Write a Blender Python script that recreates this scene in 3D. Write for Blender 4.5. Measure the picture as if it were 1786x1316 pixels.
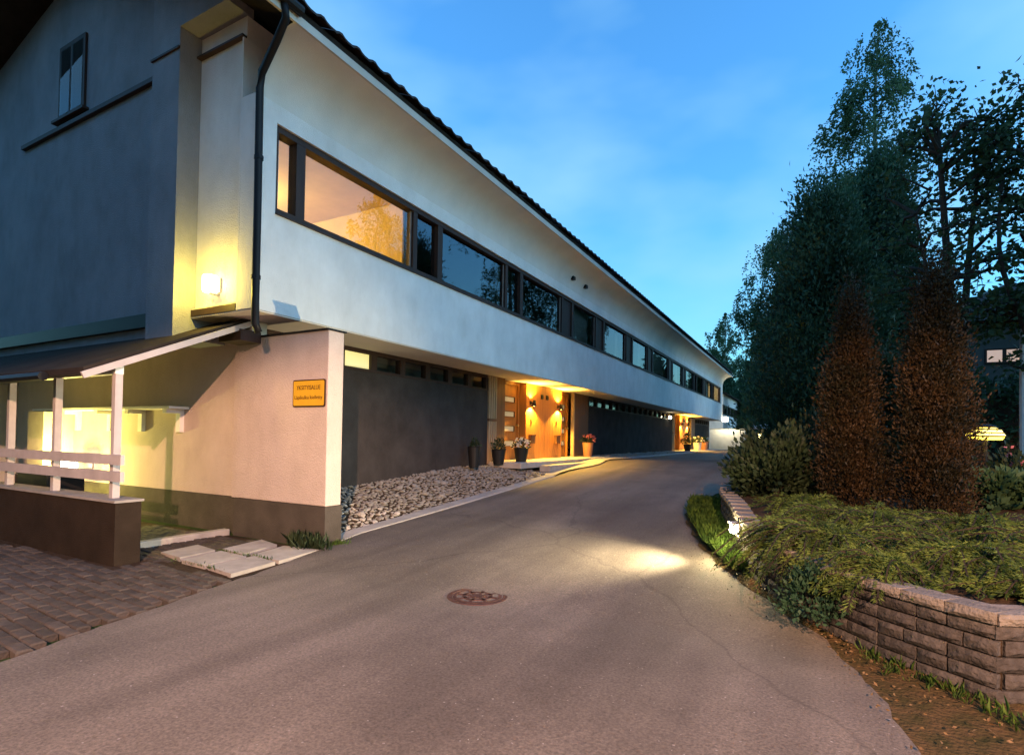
import bpy, math, random
import numpy as np
from mathutils import Vector, Matrix
random.seed(7); rng = np.random.default_rng(7)
scene = bpy.context.scene
for o in list(bpy.data.objects): bpy.data.objects.remove(o)
C = scene.collection

# ---------------------------------------------------------------- camera
H = 1.55
YAW = math.atan(525/960.); PITCH = math.radians(1.0); ROLL = .0165
fw = Vector((-math.sin(YAW)*math.cos(PITCH), math.cos(YAW)*math.cos(PITCH), math.sin(PITCH)))
rt = Vector((math.cos(YAW), math.sin(YAW), 0)); up = rt.cross(fw)
rr = math.cos(ROLL)*rt + math.sin(ROLL)*up; uu = -math.sin(ROLL)*rt + math.cos(ROLL)*up
cam = bpy.data.cameras.new('camera'); camo = bpy.data.objects.new('camera', cam); C.objects.link(camo)
camo.matrix_world = Matrix(((rr.x, uu.x, -fw.x, 0), (rr.y, uu.y, -fw.y, 0), (rr.z, uu.z, -fw.z, H), (0, 0, 0, 1)))
cam.sensor_fit = 'HORIZONTAL'; cam.sensor_width = 36; cam.lens = 960/1786*36; cam.shift_y = 88/1786
cam.clip_start = .05; cam.clip_end = 2000
scene.camera = camo

# ---------------------------------------------------------------- sky, sun, exposure
SUN_EL, SUN_AZ = 14.0, 80.0     # azimuth measured clockwise from +Y; afterglow to the right of the street
world = bpy.data.worlds.new('World'); scene.world = world; world.use_nodes = True
nt = world.node_tree; N = nt.nodes; L = nt.links
bg = N['Background']
sky = N.new('ShaderNodeTexSky'); sky.sky_type = 'NISHITA'; sky.sun_disc = False
sky.sun_elevation = math.radians(SUN_EL); sky.sun_rotation = math.radians(SUN_AZ)
sky.air_density = 1.6; sky.dust_density = .2; sky.ozone_density = 3.0
tc = N.new('ShaderNodeTexCoord'); mp = N.new('ShaderNodeMapping'); mp.inputs['Scale'].default_value = (1.2, 1.2, 2.6)
no = N.new('ShaderNodeTexNoise'); no.inputs['Scale'].default_value = 2.2; no.inputs['Detail'].default_value = 4; no.inputs['Roughness'].default_value = .45
cr = N.new('ShaderNodeValToRGB'); cr.color_ramp.elements[0].position = .42; cr.color_ramp.elements[1].position = .78
cr.color_ramp.elements[0].color = (0, 0, 0, 1); cr.color_ramp.elements[1].color = (1, 1, 1, 1)
mm = N.new('ShaderNodeMath'); mm.operation = 'MULTIPLY'; mm.inputs[1].default_value = .75
mixc = N.new('ShaderNodeMixRGB'); mixc.inputs[2].default_value = (2.3, 4.3, 5.6, 1)
tint = N.new('ShaderNodeMixRGB'); tint.blend_type = 'MULTIPLY'; tint.inputs[0].default_value = 1; tint.inputs[2].default_value = (.58, 1.38, 2.2, 1)
L.new(tc.outputs['Generated'], mp.inputs[0]); L.new(mp.outputs[0], no.inputs['Vector']); L.new(no.outputs['Fac'], cr.inputs[0])
L.new(cr.outputs[0], mm.inputs[0]); L.new(mm.outputs[0], mixc.inputs[0]); L.new(sky.outputs[0], tint.inputs[1]); L.new(tint.outputs[0], mixc.inputs[1])
L.new(mixc.outputs[0], bg.inputs['Color']); bg.inputs['Strength'].default_value = .13
sl = bpy.data.lights.new('sun', 'SUN'); sl.energy = .2; sl.angle = math.radians(50); sl.color = (1.0, .88, .86)
so = bpy.data.objects.new('sun', sl); C.objects.link(so)
sd = Vector((math.sin(math.radians(SUN_AZ))*math.cos(math.radians(SUN_EL)), math.cos(math.radians(SUN_AZ))*math.cos(math.radians(SUN_EL)), math.sin(math.radians(SUN_EL))))
so.rotation_euler = sd.to_track_quat('Z', 'Y').to_euler(); so.location = (0, 0, 30)
vs = scene.view_settings; vs.view_transform = 'Standard'; vs.look = 'None'; vs.gamma = 1; vs.exposure = .62; vs.use_curve_mapping = False

# ---------------------------------------------------------------- materials
M = {}
def nmat(name):
    m = bpy.data.materials.new(name); m.use_nodes = True; M[name] = m
    return m, m.node_tree.nodes, m.node_tree.links, m.node_tree.nodes['Principled BSDF']
def mat(name, col, rough=.8, var=.25, scale=3., detail=4, bump=0., bscale=60., metal=0., rnd=0., col2=None, spec=.3, streak=None, dirt=0):
    """noise-varied principled; rnd = per-object value variation; col2 mixes a second colour by noise"""
    m, n, l, b = nmat(name)
    tcn = n.new('ShaderNodeTexCoord'); src = tcn.outputs['Object']
    if streak:
        mpn = n.new('ShaderNodeMapping'); mpn.inputs['Scale'].default_value = streak; l.new(src, mpn.inputs[0]); src = mpn.outputs[0]
    nz = n.new('ShaderNodeTexNoise'); nz.inputs['Scale'].default_value = scale; nz.inputs['Detail'].default_value = detail; nz.inputs['Roughness'].default_value = .6
    l.new(src, nz.inputs['Vector'])
    ramp = n.new('ShaderNodeValToRGB'); l.new(nz.outputs['Fac'], ramp.inputs[0])
    c2 = col2 or tuple(c*(1-var) for c in col)
    ramp.color_ramp.elements[0].position = .3; ramp.color_ramp.elements[1].position = .7
    ramp.color_ramp.elements[0].color = (*c2, 1); ramp.color_ramp.elements[1].color = (*(col if col2 else tuple(min(1, c*(1+var*.5)) for c in col)), 1)
    out = ramp.outputs[0]
    if rnd:
        oi = n.new('ShaderNodeObjectInfo'); mr = n.new('ShaderNodeMapRange'); mr.inputs[3].default_value = 1-rnd; mr.inputs[4].default_value = 1+rnd
        l.new(oi.outputs['Random'], mr.inputs[0])
        hs = n.new('ShaderNodeHueSaturation'); l.new(mr.outputs[0], hs.inputs['Value']); l.new(out, hs.inputs['Color']); out = hs.outputs[0]
    if dirt:
        mpd = n.new('ShaderNodeMapping'); mpd.inputs['Scale'].default_value = (1.1, 1.1, .45); l.new(tcn.outputs['Object'], mpd.inputs[0])
        nd = n.new('ShaderNodeTexNoise'); nd.inputs['Scale'].default_value = 2.6; nd.inputs['Detail'].default_value = 7; nd.inputs['Roughness'].default_value = .68; l.new(mpd.outputs[0], nd.inputs['Vector'])
        rd = n.new('ShaderNodeValToRGB'); rd.color_ramp.elements[0].position = .28; rd.color_ramp.elements[1].position = .56
        rd.color_ramp.elements[0].color = (1-dirt, 1-dirt*1.1, 1-dirt*1.25, 1); l.new(nd.outputs['Fac'], rd.inputs[0])
        md = n.new('ShaderNodeMixRGB'); md.blend_type = 'MULTIPLY'; md.inputs[0].default_value = 1; l.new(out, md.inputs[1]); l.new(rd.outputs[0], md.inputs[2]); out = md.outputs[0]
    l.new(out, b.inputs['Base Color']); b.inputs['Roughness'].default_value = rough; b.inputs['Metallic'].default_value = metal
    b.inputs['Specular IOR Level'].default_value = spec
    if bump:
        bz = n.new('ShaderNodeTexNoise'); bz.inputs['Scale'].default_value = bscale; bz.inputs['Detail'].default_value = 5
        l.new(tcn.outputs['Object'], bz.inputs['Vector'])
        bp = n.new('ShaderNodeBump'); bp.inputs['Strength'].default_value = bump; bp.inputs['Distance'].default_value = .02
        l.new(bz.outputs['Fac'], bp.inputs['Height']); l.new(bp.outputs[0], b.inputs['Normal'])
    return m
def emis(name, col, s):
    m, n, l, b = nmat(name); b.inputs['Base Color'].default_value = (.8, .8, .8, 1)
    b.inputs['Emission Color'].default_value = (*col, 1); b.inputs['Emission Strength'].default_value = s
    return m
def leafmat(name, col, col2, trans=.35, rough=.6, scale=1.2):
    m, n, l, b = nmat(name)
    tcn = n.new('ShaderNodeTexCoord'); nz = n.new('ShaderNodeTexNoise'); nz.inputs['Scale'].default_value = scale; nz.inputs['Detail'].default_value = 6
    l.new(tcn.outputs['Object'], nz.inputs['Vector'])
    r = n.new('ShaderNodeValToRGB'); r.color_ramp.elements[0].position = .35; r.color_ramp.elements[1].position = .65
    r.color_ramp.elements[0].color = (*col, 1); r.color_ramp.elements[1].color = (*col2, 1); l.new(nz.outputs['Fac'], r.inputs[0])
    l.new(r.outputs[0], b.inputs['Base Color']); b.inputs['Roughness'].default_value = rough; b.inputs['Specular IOR Level'].default_value = .25
    t = n.new('ShaderNodeBsdfTranslucent'); l.new(r.outputs[0], t.inputs['Color'])
    mx = n.new('ShaderNodeMixShader'); mx.inputs[0].default_value = trans
    o = n['Material Output']; l.new(b.outputs[0], mx.inputs[1]); l.new(t.outputs[0], mx.inputs[2]); l.new(mx.outputs[0], o.inputs['Surface'])
    return m
mat('plaster_white', (.72, .71, .69), .9, .12, 1.3, 6, .5, 70, spec=.15, dirt=.09)
mat('plaster_wing', (.54, .455, .41), .92, .08, 2.0, 6, .8, 60, spec=.1, dirt=.1)
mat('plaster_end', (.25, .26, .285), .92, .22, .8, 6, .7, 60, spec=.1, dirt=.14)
mat('plinth', (.07, .06, .052), .9, .3, 2.5, 6, .5, 60, spec=.15)
mat('dark_render', (.05, .044, .042), .95, .3, 2.0, 6, 1.0, 60, spec=.1, dirt=.18)
mat('soffit_paint', (.58, .53, .46), .9, .08, 1.0, 4, .1, 50, spec=.1)
mat('eave_paint', (.66, .635, .59), .9, .1, 1.3, 6, .3, 90, spec=.15)
mat('fascia', (.5, .47, .42), .8, .15, 2, 4, .1, 50)
mat('dark_wood', (.035, .019, .014), .6, .35, 6, 5, .2, 40, streak=(1, 1, .15))
mat('grey_frame', (.16, .14, .13), .6, .3, 6, 4)
mat('door_wood', (.40, .155, .035), .45, .25, 7, 6, .12, 40, streak=(1, 3, .12), spec=.35)
mat('panel_wood', (.16, .07, .028), .55, .3, 7, 6, .15, 40, streak=(1, 3, .12))
mat('slat_wood', (.42, .30, .18), .6, .2, 6, 4, streak=(1, 1, .15))
mat('white_paint', (.74, .72, .70), .6, .1, 4, 4, .1, 40)
mat('rail_paint', (.42, .39, .39), .6, .15, 4, 4, .1, 40)
mat('black_metal', (.012, .012, .014), .45, .2, 4, 3, metal=.0, spec=.15)
mat('roof_tile', (.035, .028, .027), .8, .3, 5, 5, .3, 40, rnd=.3)
mat('canopy_roof', (.028, .023, .02), .95, .35, 2.5, 6, .3, 50, spec=.08)
mat('concrete', (.32, .30, .28), .92, .2, 3, 6, .5, 60, rnd=.15)
mat('slab', (.36, .33, .30), .92, .25, 4, 6, .5, 50, rnd=.12)
mat('low_wall', (.030, .022, .016), .95, .3, 2.5, 6, .5, 60, spec=.08)
mat('paver', (.068, .056, .047), .92, .35, 9, 5, .6, 60, rnd=.3)
mat('stone', (.31, .285, .255), .85, .3, 6, 5, .3, 40, rnd=.5)
mat('soil', (.06, .042, .028), .98, .4, 5, 6, 1, 30, spec=.05)
mat('litter', (.10, .062, .03), .98, .5, 7, 6, 1., 40, col2=(.035, .035, .014), spec=.05)
mat('lawn', (.035, .055, .018), .98, .4, 2, 6, 1., 40, spec=.05)
mat('brick', (.066, .060, .057), .95, .4, 14, 6, .8, 45, rnd=.22, spec=.12)
mat('cap', (.19, .17, .15), .95, .25, 10, 6, .8, 50, rnd=.1, spec=.12)
mat('iron', (.10, .05, .04), .6, .4, 18, 5, .4, 60, metal=.4)
mat('bark_birch', (.42, .40, .37), .9, .5, 4, 6, .4, 20, col2=(.05, .045, .04), streak=(1, 1, 4))
mat('bark_dark', (.035, .027, .02), .95, .4, 6, 6, .8, 20, streak=(1, 1, .3))
mat('pot_black', (.012, .012, .012), .5, .2, 4)
mat('terracotta', (.36, .16, .09), .8, .2, 5)
mat('pot_white', (.7, .68, .62), .6, .1, 5)
mat('sign_yellow', (.62, .36, .02), .5, .1, 6, 4)
mat('sign_black', (.045, .016, .008), .6, .1, 4)
mat('brass', (.5, .36, .12), .35, .1, 4, metal=.8)
mat('room_wall', (.70, .54, .28), .9, .15, 1.2, 4)
mat('room_dark', (.10, .11, .11), .9, .3, .8, 4)
mat('curtain', (.62, .60, .55), .9, .2, 9, 4, streak=(1, 6, .1))
mat('blind', (.42, .47, .47), .9, .12, 5, 4, streak=(1, 1, 8))
mat('house_wall', (.10, .095, .085), .9, .2, 2)
mat('house_roof', (.03, .025, .025), .9, .3, 3)
mat('dome_white', (.6, .62, .62), .5, .05, 3)
leafmat('birch_leaf', (.035, .075, .035), (.095, .16, .075), .45)
leafmat('broad_leaf', (.02, .045, .018), (.05, .09, .035), .4)
leafmat('conifer_leaf', (.015, .044, .022), (.040, .092, .046), .2, scale=.8)
leafmat('thuja_leaf', (.014, .013, .005), (.046, .025, .008), .2, scale=2.5)
leafmat('juniper_leaf', (.026, .055, .010), (.16, .225, .042), .3, scale=4.5)
leafmat('shrub_leaf', (.012, .024, .009), (.034, .055, .024), .2, scale=3)
leafmat('grass_leaf', (.04, .085, .016), (.11, .19, .03), .4, scale=5)
leafmat('hosta_leaf', (.03, .07, .025), (.07, .13, .06), .3, scale=3)
leafmat('dead_leaf', (.07, .035, .012), (.2, .13, .06), .1, scale=20)
leafmat('pink_petal', (.6, .12, .14), (.75, .3, .3), .3, scale=20)
leafmat('white_petal', (.7, .66, .6), (.8, .76, .72), .3, scale=20)
emis('lamp_warm', (1, .78, .30), 9); emis('lamp_hot', (1, .9, .62), 14); emis('lamp_amber', (1, .62, .12), 8)
emis('lamp_yellow', (1, .72, .05), 2.2); emis('win_yellow', (.62, .5, .08), .62); emis('win_lit', (1, .74, .3), 1.1); emis('win_far', (1, .55, .22), .3)
emis('slot_glass', (1, .72, .35), .16); M['slot_glass'].node_tree.nodes['Principled BSDF'].inputs['Base Color'].default_value = (.35, .3, .22, 1)
# window glass: clear sheet with a real mirror reflection
m, n, l, b = nmat('glass')
tr = n.new('ShaderNodeBsdfTransparent'); gl = n.new('ShaderNodeBsdfGlossy'); gl.inputs['Roughness'].default_value = .015; tr.inputs['Color'].default_value = (.82, .86, .86, 1)
fr = n.new('ShaderNodeFresnel'); fr.inputs['IOR'].default_value = 2.0; mx = n.new('ShaderNodeMixShader')
wv = n.new('ShaderNodeTexNoise'); wv.inputs['Scale'].default_value = .9; tcn = n.new('ShaderNodeTexCoord'); l.new(tcn.outputs['Object'], wv.inputs['Vector'])
bp = n.new('ShaderNodeBump'); bp.inputs['Strength'].default_value = .02; bp.inputs['Distance'].default_value = .05; l.new(wv.outputs['Fac'], bp.inputs['Height']); l.new(bp.outputs[0], gl.inputs['Normal'])
l.new(fr.outputs[0], mx.inputs[0]); l.new(tr.outputs[0], mx.inputs[1]); l.new(gl.outputs[0], mx.inputs[2]); l.new(mx.outputs[0], n['Material Output'].inputs['Surface'])
m2_ = M['glass'].copy(); m2_.name = 'glass_dim'; M['glass_dim'] = m2_
for n_ in m2_.node_tree.nodes:
    if n_.type == 'FRESNEL': n_.inputs['IOR'].default_value = 1.25
# asphalt: aggregate speckle, worn patches, hairline cracks
m, n, l, b = nmat('asphalt')
tcn = n.new('ShaderNodeTexCoord')
def tex(kind, sc, **kw):
    t = n.new(kind); t.inputs['Scale'].default_value = sc; l.new(tcn.outputs['Object'], t.inputs['Vector'])
    for k, v in kw.items(): t.inputs[k].default_value = v
    return t
big = tex('ShaderNodeTexNoise', .55, Detail=6, Roughness=.6); fine = tex('ShaderNodeTexNoise', 55, Detail=4, Roughness=.75); vor = tex('ShaderNodeTexVoronoi', 95)
r1 = n.new('ShaderNodeValToRGB'); r1.color_ramp.elements[0].position = .3; r1.color_ramp.elements[1].position = .72; r1.color_ramp.elements[0].color = (.112, .097, .084, 1); r1.color_ramp.elements[1].color = (.185, .160, .138, 1); l.new(big.outputs['Fac'], r1.inputs[0])
r2 = n.new('ShaderNodeValToRGB'); r2.color_ramp.elements[0].position = .32; r2.color_ramp.elements[1].position = .7; r2.color_ramp.elements[0].color = (.55, .55, .55, 1); r2.color_ramp.elements[1].color = (1.35, 1.33, 1.3, 1); l.new(fine.outputs['Fac'], r2.inputs[0])
m1 = n.new('ShaderNodeMixRGB'); m1.blend_type = 'MULTIPLY'; m1.inputs[0].default_value = 1; l.new(r1.outputs[0], m1.inputs[1]); l.new(r2.outputs[0], m1.inputs[2])
pn = tex('ShaderNodeTexNoise', .23, Detail=7, Roughness=.62); rp = n.new('ShaderNodeValToRGB'); rp.color_ramp.elements[0].position = .46; rp.color_ramp.elements[1].position = .53; rp.color_ramp.elements[0].color = (.8, .8, .8, 1); l.new(pn.outputs['Fac'], rp.inputs[0])
mP = n.new('ShaderNodeMixRGB'); mP.blend_type = 'MULTIPLY'; mP.inputs[0].default_value = 1; l.new(m1.outputs[0], mP.inputs[1]); l.new(rp.outputs[0], mP.inputs[2]); m1 = mP
mpw = n.new('ShaderNodeMapping'); mpw.inputs['Scale'].default_value = (1.5, .13, 1); l.new(tcn.outputs['Object'], mpw.inputs[0]); wn2 = n.new('ShaderNodeTexNoise'); wn2.inputs['Scale'].default_value = 1.3; wn2.inputs['Detail'].default_value = 6; l.new(mpw.outputs[0], wn2.inputs['Vector'])
rw = n.new('ShaderNodeValToRGB'); rw.color_ramp.elements[0].position = .33; rw.color_ramp.elements[1].position = .66; rw.color_ramp.elements[0].color = (.78, .77, .76, 1); rw.color_ramp.elements[1].color = (1.18, 1.17, 1.15, 1); l.new(wn2.outputs['Fac'], rw.inputs[0])
mW = n.new('ShaderNodeMixRGB'); mW.blend_type = 'MULTIPLY'; mW.inputs[0].default_value = 1; l.new(m1.outputs[0], mW.inputs[1]); l.new(rw.outputs[0], mW.inputs[2]); m1 = mW
# pale chips
r3 = n.new('ShaderNodeValToRGB'); r3.color_ramp.elements[0].position = .93; r3.color_ramp.elements[1].position = .97; r3.color_ramp.elements[0].color = (0, 0, 0, 1)
l.new(vor.outputs['Color'], r3.inputs[0]); m2 = n.new('ShaderNodeMixRGB'); m2.inputs[2].default_value = (.3, .28, .26, 1); l.new(r3.outputs[0], m2.inputs[0]); l.new(m1.outputs[0], m2.inputs[1])
# cracks
wn = tex('ShaderNodeTexNoise', 1.6, Detail=5); ad = n.new('ShaderNodeMixRGB'); ad.blend_type = 'ADD'; ad.inputs[0].default_value = .55; l.new(tcn.outputs['Object'], ad.inputs[1]); l.new(wn.outputs['Color'], ad.inputs[2])
cv = n.new('ShaderNodeTexVoronoi'); cv.feature = 'DISTANCE_TO_EDGE'; cv.inputs['Scale'].default_value = .21; l.new(ad.outputs[0], cv.inputs['Vector'])
r4 = n.new('ShaderNodeValToRGB'); r4.color_ramp.elements[0].position = .0; r4.color_ramp.elements[1].position = .005; r4.color_ramp.elements[0].color = (.72, .72, .72, 1); l.new(cv.outputs['Distance'], r4.inputs[0])
m3 = n.new('ShaderNodeMixRGB'); m3.blend_type = 'MULTIPLY'; m3.inputs[0].default_value = 1; l.new(m2.outputs[0], m3.inputs[1]); l.new(r4.outputs[0], m3.inputs[2])
l.new(m3.outputs[0], b.inputs['Base Color']); b.inputs['Roughness'].default_value = .82; b.inputs['Specular IOR Level'].default_value = .3
bp = n.new('ShaderNodeBump'); bp.inputs['Strength'].default_value = .55; bp.inputs['Distance'].default_value = .012; l.new(fine.outputs['Fac'], bp.inputs['Height']); l.new(bp.outputs[0], b.inputs['Normal'])

# ---------------------------------------------------------------- helpers
WORLD = {}
def wloc(o): return WORLD.get(o.name, Vector((0, 0, 0))) if o else Vector((0, 0, 0))
def fastmesh(name, V, F):
    """V (n,3), F list of equal-length faces as array (m,k) or list of lists"""
    me = bpy.data.meshes.new(name)
    if isinstance(F, np.ndarray):
        k = F.shape[1]; me.vertices.add(len(V)); me.vertices.foreach_set('co', np.asarray(V, np.float32).ravel())
        me.loops.add(F.size); me.loops.foreach_set('vertex_index', F.astype(np.int32).ravel())
        me.polygons.add(len(F)); me.polygons.foreach_set('loop_start', np.arange(0, F.size, k, dtype=np.int32))
        me.update(calc_edges=True)
    else:
        me.from_pydata([tuple(v) for v in V], [], F); me.update()
    return me
def tag(o, label=None, cat=None, group=None, kind=None):
    if label: o['label'] = label
    if cat: o['category'] = cat
    if group: o['group'] = group
    if kind: o['kind'] = kind
    return o
def link(o, parent=None, at=(0, 0, 0)):
    """place an object whose mesh is in coordinates relative to world point `at`"""
    C.objects.link(o); at = Vector(at)
    o.parent = parent; o.location = at - wloc(parent); WORLD[o.name] = at
    return o
def empty(name, loc, label, cat, group=None):
    o = bpy.data.objects.new(name, None); o.empty_display_size = .2; link(o, None, loc); return tag(o, label, cat, group)
def inst(name, me, parent, at, rot=None, sc=None):
    o = bpy.data.objects.new(name, me); link(o, parent, at)
    if rot is not None: o.rotation_euler = rot
    if sc is not None: o.scale = sc
    return o
class MB:
    def __init__(s): s.v = []; s.f = []
    def quad(s, a, b, c, d): i = len(s.v); s.v += [a, b, c, d]; s.f.append([i, i+1, i+2, i+3]); return s
    def poly(s, pts): i = len(s.v); s.v += list(pts); s.f.append(list(range(i, i+len(pts)))); return s
    def box(s, x0, x1, y0, y1, z0, z1):
        i = len(s.v); s.v += [(x, y, z) for z in (z0, z1) for y in (y0, y1) for x in (x0, x1)]
        s.f += [[i+a for a in q] for q in ((0, 2, 3, 1), (4, 5, 7, 6), (0, 1, 5, 4), (2, 6, 7, 3), (0, 4, 6, 2), (1, 3, 7, 5))]; return s
    def bar(s, p, q, w, h):
        p, q = Vector(p), Vector(q); d = (q-p).normalized(); a = d.cross(Vector((0, 0, 1)))
        a = a.normalized()*w/2 if a.length > 1e-3 else Vector((w/2, 0, 0)); c = a.cross(d).normalized()*h/2
        i = len(s.v)
        for e in (p, q): s.v += [tuple(e+a*sa+c*sc) for sa, sc in ((-1, -1), (1, -1), (1, 1), (-1, 1))]
        s.f += [[i+a for a in f] for f in ((0, 1, 2, 3), (7, 6, 5, 4), (0, 4, 5, 1), (1, 5, 6, 2), (2, 6, 7, 3), (3, 7, 4, 0))]; return s
    def tube(s, pts, rad, n=8, cap=True):
        rad = rad if hasattr(rad, '__len__') else [rad]*len(pts); P = [Vector(p) for p in pts]; i0 = len(s.v)
        for k, p in enumerate(P):
            d = (P[min(k+1, len(P)-1)]-P[max(k-1, 0)]).normalized(); a = d.orthogonal().normalized() if abs(d.z) < .99 else Vector((1, 0, 0)); 
            if abs(d.z) < .99: a = d.cross(Vector((0, 0, 1))).normalized()
            c = d.cross(a).normalized()
            for j in range(n): t = 2*math.pi*j/n; s.v.append(tuple(p+(a*math.cos(t)+c*math.sin(t))*rad[k]))
        for k in range(len(P)-1):
            for j in range(n): s.f.append([i0+k*n+j, i0+k*n+(j+1) % n, i0+(k+1)*n+(j+1) % n, i0+(k+1)*n+j])
        if cap: s.f.append([i0+j for j in range(n)][::-1]); s.f.append([i0+(len(P)-1)*n+j for j in range(n)])
        return s
    def lathe(s, c, prof, n=16):
        i0 = len(s.v)
        for r, z in prof:
            for j in range(n): t = 2*math.pi*j/n; s.v.append((c[0]+r*math.cos(t), c[1]+r*math.sin(t), c[2]+z))
        for k in range(len(prof)-1):
            for j in range(n): s.f.append([i0+k*n+j, i0+k*n+(j+1) % n, i0+(k+1)*n+(j+1) % n, i0+(k+1)*n+j])
        return s
    def build(s, name, mt, parent=None, smooth=False, bevel=0, at=(0, 0, 0)):
        me = fastmesh(name, s.v, s.f); me.materials.append(M[mt])
        o = bpy.data.objects.new(name, me)
        C.objects.link(o); o.parent = parent; o.location = Vector(at)-wloc(parent); WORLD[o.name] = Vector(at)
        if smooth:
            me.polygons.foreach_set('use_smooth', [True]*len(me.polygons))
        if bevel:
            b = o.modifiers.new('bevel', 'BEVEL'); b.width = bevel; b.segments = 2; b.limit_method = 'ANGLE'
        return o
def lamp(name, loc, watts, col, parent, rad=.05, spot=None):
    ld = bpy.data.lights.new(name, 'SPOT' if spot else 'POINT'); ld.energy = watts; ld.color = col; ld.shadow_soft_size = rad
    o = bpy.data.objects.new(name, ld); link(o, parent, loc)
    if spot: ld.spot_size = math.radians(spot[0]); ld.spot_blend = spot[1]; o.rotation_euler = spot[2]
    return o

# ---------------------------------------------------------------- ground
def G(y):
    """road height along the street: level by the camera, rising to the front doors, then level"""
    t = min(max((y-4.6)/13.4, 0), 1); return .86*(t*.78+.22*t*t*(3-2*t))
def curve(pts, n=8):
    P = [Vector((*p, 0)) if len(p) == 2 else Vector(p) for p in pts]; out = []
    for i in range(len(P)-1):
        a, b, c, d = P[max(i-1, 0)], P[i], P[i+1], P[min(i+2, len(P)-1)]
        for k in range(n):
            t = k/n; out.append(.5*((2*b)+(c-a)*t+(2*a-5*b+4*c-d)*t*t+(3*b-3*c+d-a)*t**3))
    return out+[P[-1]]
def interp(tab, y):
    return float(np.interp(y, [t[0] for t in tab], [t[1] for t in tab]))
XL = [(-12, -4.6), (1.5, -4.7), (3.6, -5.3), (5.3, -5.78), (6.2, -5.98), (14, -6.0), (40, -6.2), (120, -9)]
XR = [(-12, 6), (-2, 3.2), (1, 1.5), (3.4, .5), (4.9, .2), (5.6, -.22), (6.5, -.75), (7.6, -1.25), (9.2, -1.75), (10.5, -1.95), (12, -1.75), (14, -1.2), (25, -.8), (60, -1.5), (120, -4)]
ys = np.concatenate([np.arange(-12, 22, .1), np.arange(22, 121, 3)]); nx = 24
V = []; F = []
for y in ys:
    a, b_ = interp(XL, y), interp(XR, y)
    wob = .012*math.sin(y*5.1)+.008*math.sin(y*11.3)+random.gauss(0, .006)
    for k in range(nx+1):
        t = k/nx; x = a+(b_-a)*t + (wob if k in (0, nx) else 0)
        V.append((x, y, G(y)+.004 - .03*(2*t-1)**2*min(1, max(0, (y-3)/6))))
W = nx+1
for j in range(len(ys)-1):
    for k in range(nx): F.append([j*W+k, j*W+k+1, (j+1)*W+k+1, (j+1)*W+k])
me = fastmesh('road', V, F); me.materials.append(M['asphalt']); me.polygons.foreach_set('use_smooth', [True]*len(me.polygons))
tag(link(bpy.data.objects.new('road', me)), 'grey asphalt lane curving past the white building', 'road', kind='structure')
V = []; F = []; xs = np.concatenate([[-300, -120, -60], np.arange(-30, 31, 1.5), [60, 120, 300]]); yg = np.concatenate([[-200, -60], np.arange(-15, 40, 1.), [60, 100, 200, 500]])
for y in yg:
    for x in xs: V.append((x, y, G(y)-.045))
W = len(xs)
for j in range(len(yg)-1):
    for k in range(W-1): F.append([j*W+k, j*W+k+1, (j+1)*W+k+1, (j+1)*W+k])
me = fastmesh('ground', V, F); me.materials.append(M['lawn']); me.polygons.foreach_set('use_smooth', [True]*len(me.polygons))
tag(link(bpy.data.objects.new('ground', me)), 'dark grassy ground around the lane', 'ground', kind='structure')

# visible test used to drop pieces the lens can never see
def pix(p):
    d = Vector(p)-Vector((0, 0, H)); z = d.dot(fw)
    if z < .1: return None
    return 893+960*d.dot(rr)/z, 746-960*d.dot(uu)/z
def seen(p, m=60):
    q = pix(p); return q is not None and -m < q[0] < 1786+m and -m < q[1] < 1316+m

# ---- block-paved yard on the left, with individual pavers
yard = MB(); yard.quad((-14, -2, -.02), (-4.72, -2, -.02), (-5.78, 5.3, .0), (-14, 5.3, .0))
yo = yard.build('paved_yard', 'soil'); tag(yo, 'brown block-paved yard left of the lane', 'paving', kind='structure')
def bevbox(lx, ly, lz, bv, jit=0, top_only=True):
    v = [(sx*lx/2, sy*ly/2, -lz) for sx, sy in ((-1, -1), (1, -1), (1, 1), (-1, 1))]
    v += [(sx*lx/2, sy*ly/2, -bv) for sx, sy in ((-1, -1), (1, -1), (1, 1), (-1, 1))]
    v += [(sx*(lx/2-bv), sy*(ly/2-bv), random.uniform(-jit, jit)) for sx, sy in ((-1, -1), (1, -1), (1, 1), (-1, 1))]
    f = [[8, 9, 10, 11]]
    for a in (0, 4):
        for k in range(4): f.append([a+k, a+(k+1) % 4, a+4+(k+1) % 4, a+4+k])
    return v, f
pv = []
for k in range(4):
    v, f = bevbox(.205, .1, .06, .012, .003); me_ = fastmesh('paver', v, f); me_.materials.append(M['paver']); pv.append(me_)
cand = []
th = math.radians(-4.5)
for r in range(-10, 60):
    for c in range(0, 50):
        x = -4.6-(c+.5*(r % 2))*.213; y = .6+r*.108
        p = (x*1.0, y+(x+5)*math.tan(th)*1.0)
        xl = interp(XL, p[1]); 
        if p[0] > xl-.1 or p[1] > 5.2 or p[0] < -9.5: continue
        if p[1] > 3.7 and p[0] > -6.75 : continue
        if p[1] > 3.3 and p[0] < -6.9 and p[1] < 3.75: continue
        if seen((p[0], p[1], 0), 30): cand.append((math.hypot(p[0], p[1]), p))
cand.sort()
rest = MB()
for i, (d_, p) in enumerate(cand):
    z = .012+random.uniform(-.006, .006)
    if i < 300:
        inst('paver', random.choice(pv), yo, (p[0], p[1], z), (random.uniform(-.03, .03), random.uniform(-.02, .02), th+random.uniform(-.03, .03)))
    else:
        i0 = len(rest.v); v, f = bevbox(.205, .1, .06, .012, .003)
        rest.v += [(a+p[0], b_+p[1], c+z) for a, b_, c in v]; rest.f += [[q+i0 for q in ff] for ff in f]
if rest.v: tag(rest.build('distant_pavers', 'paver', yo), kind='stuff')
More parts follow.
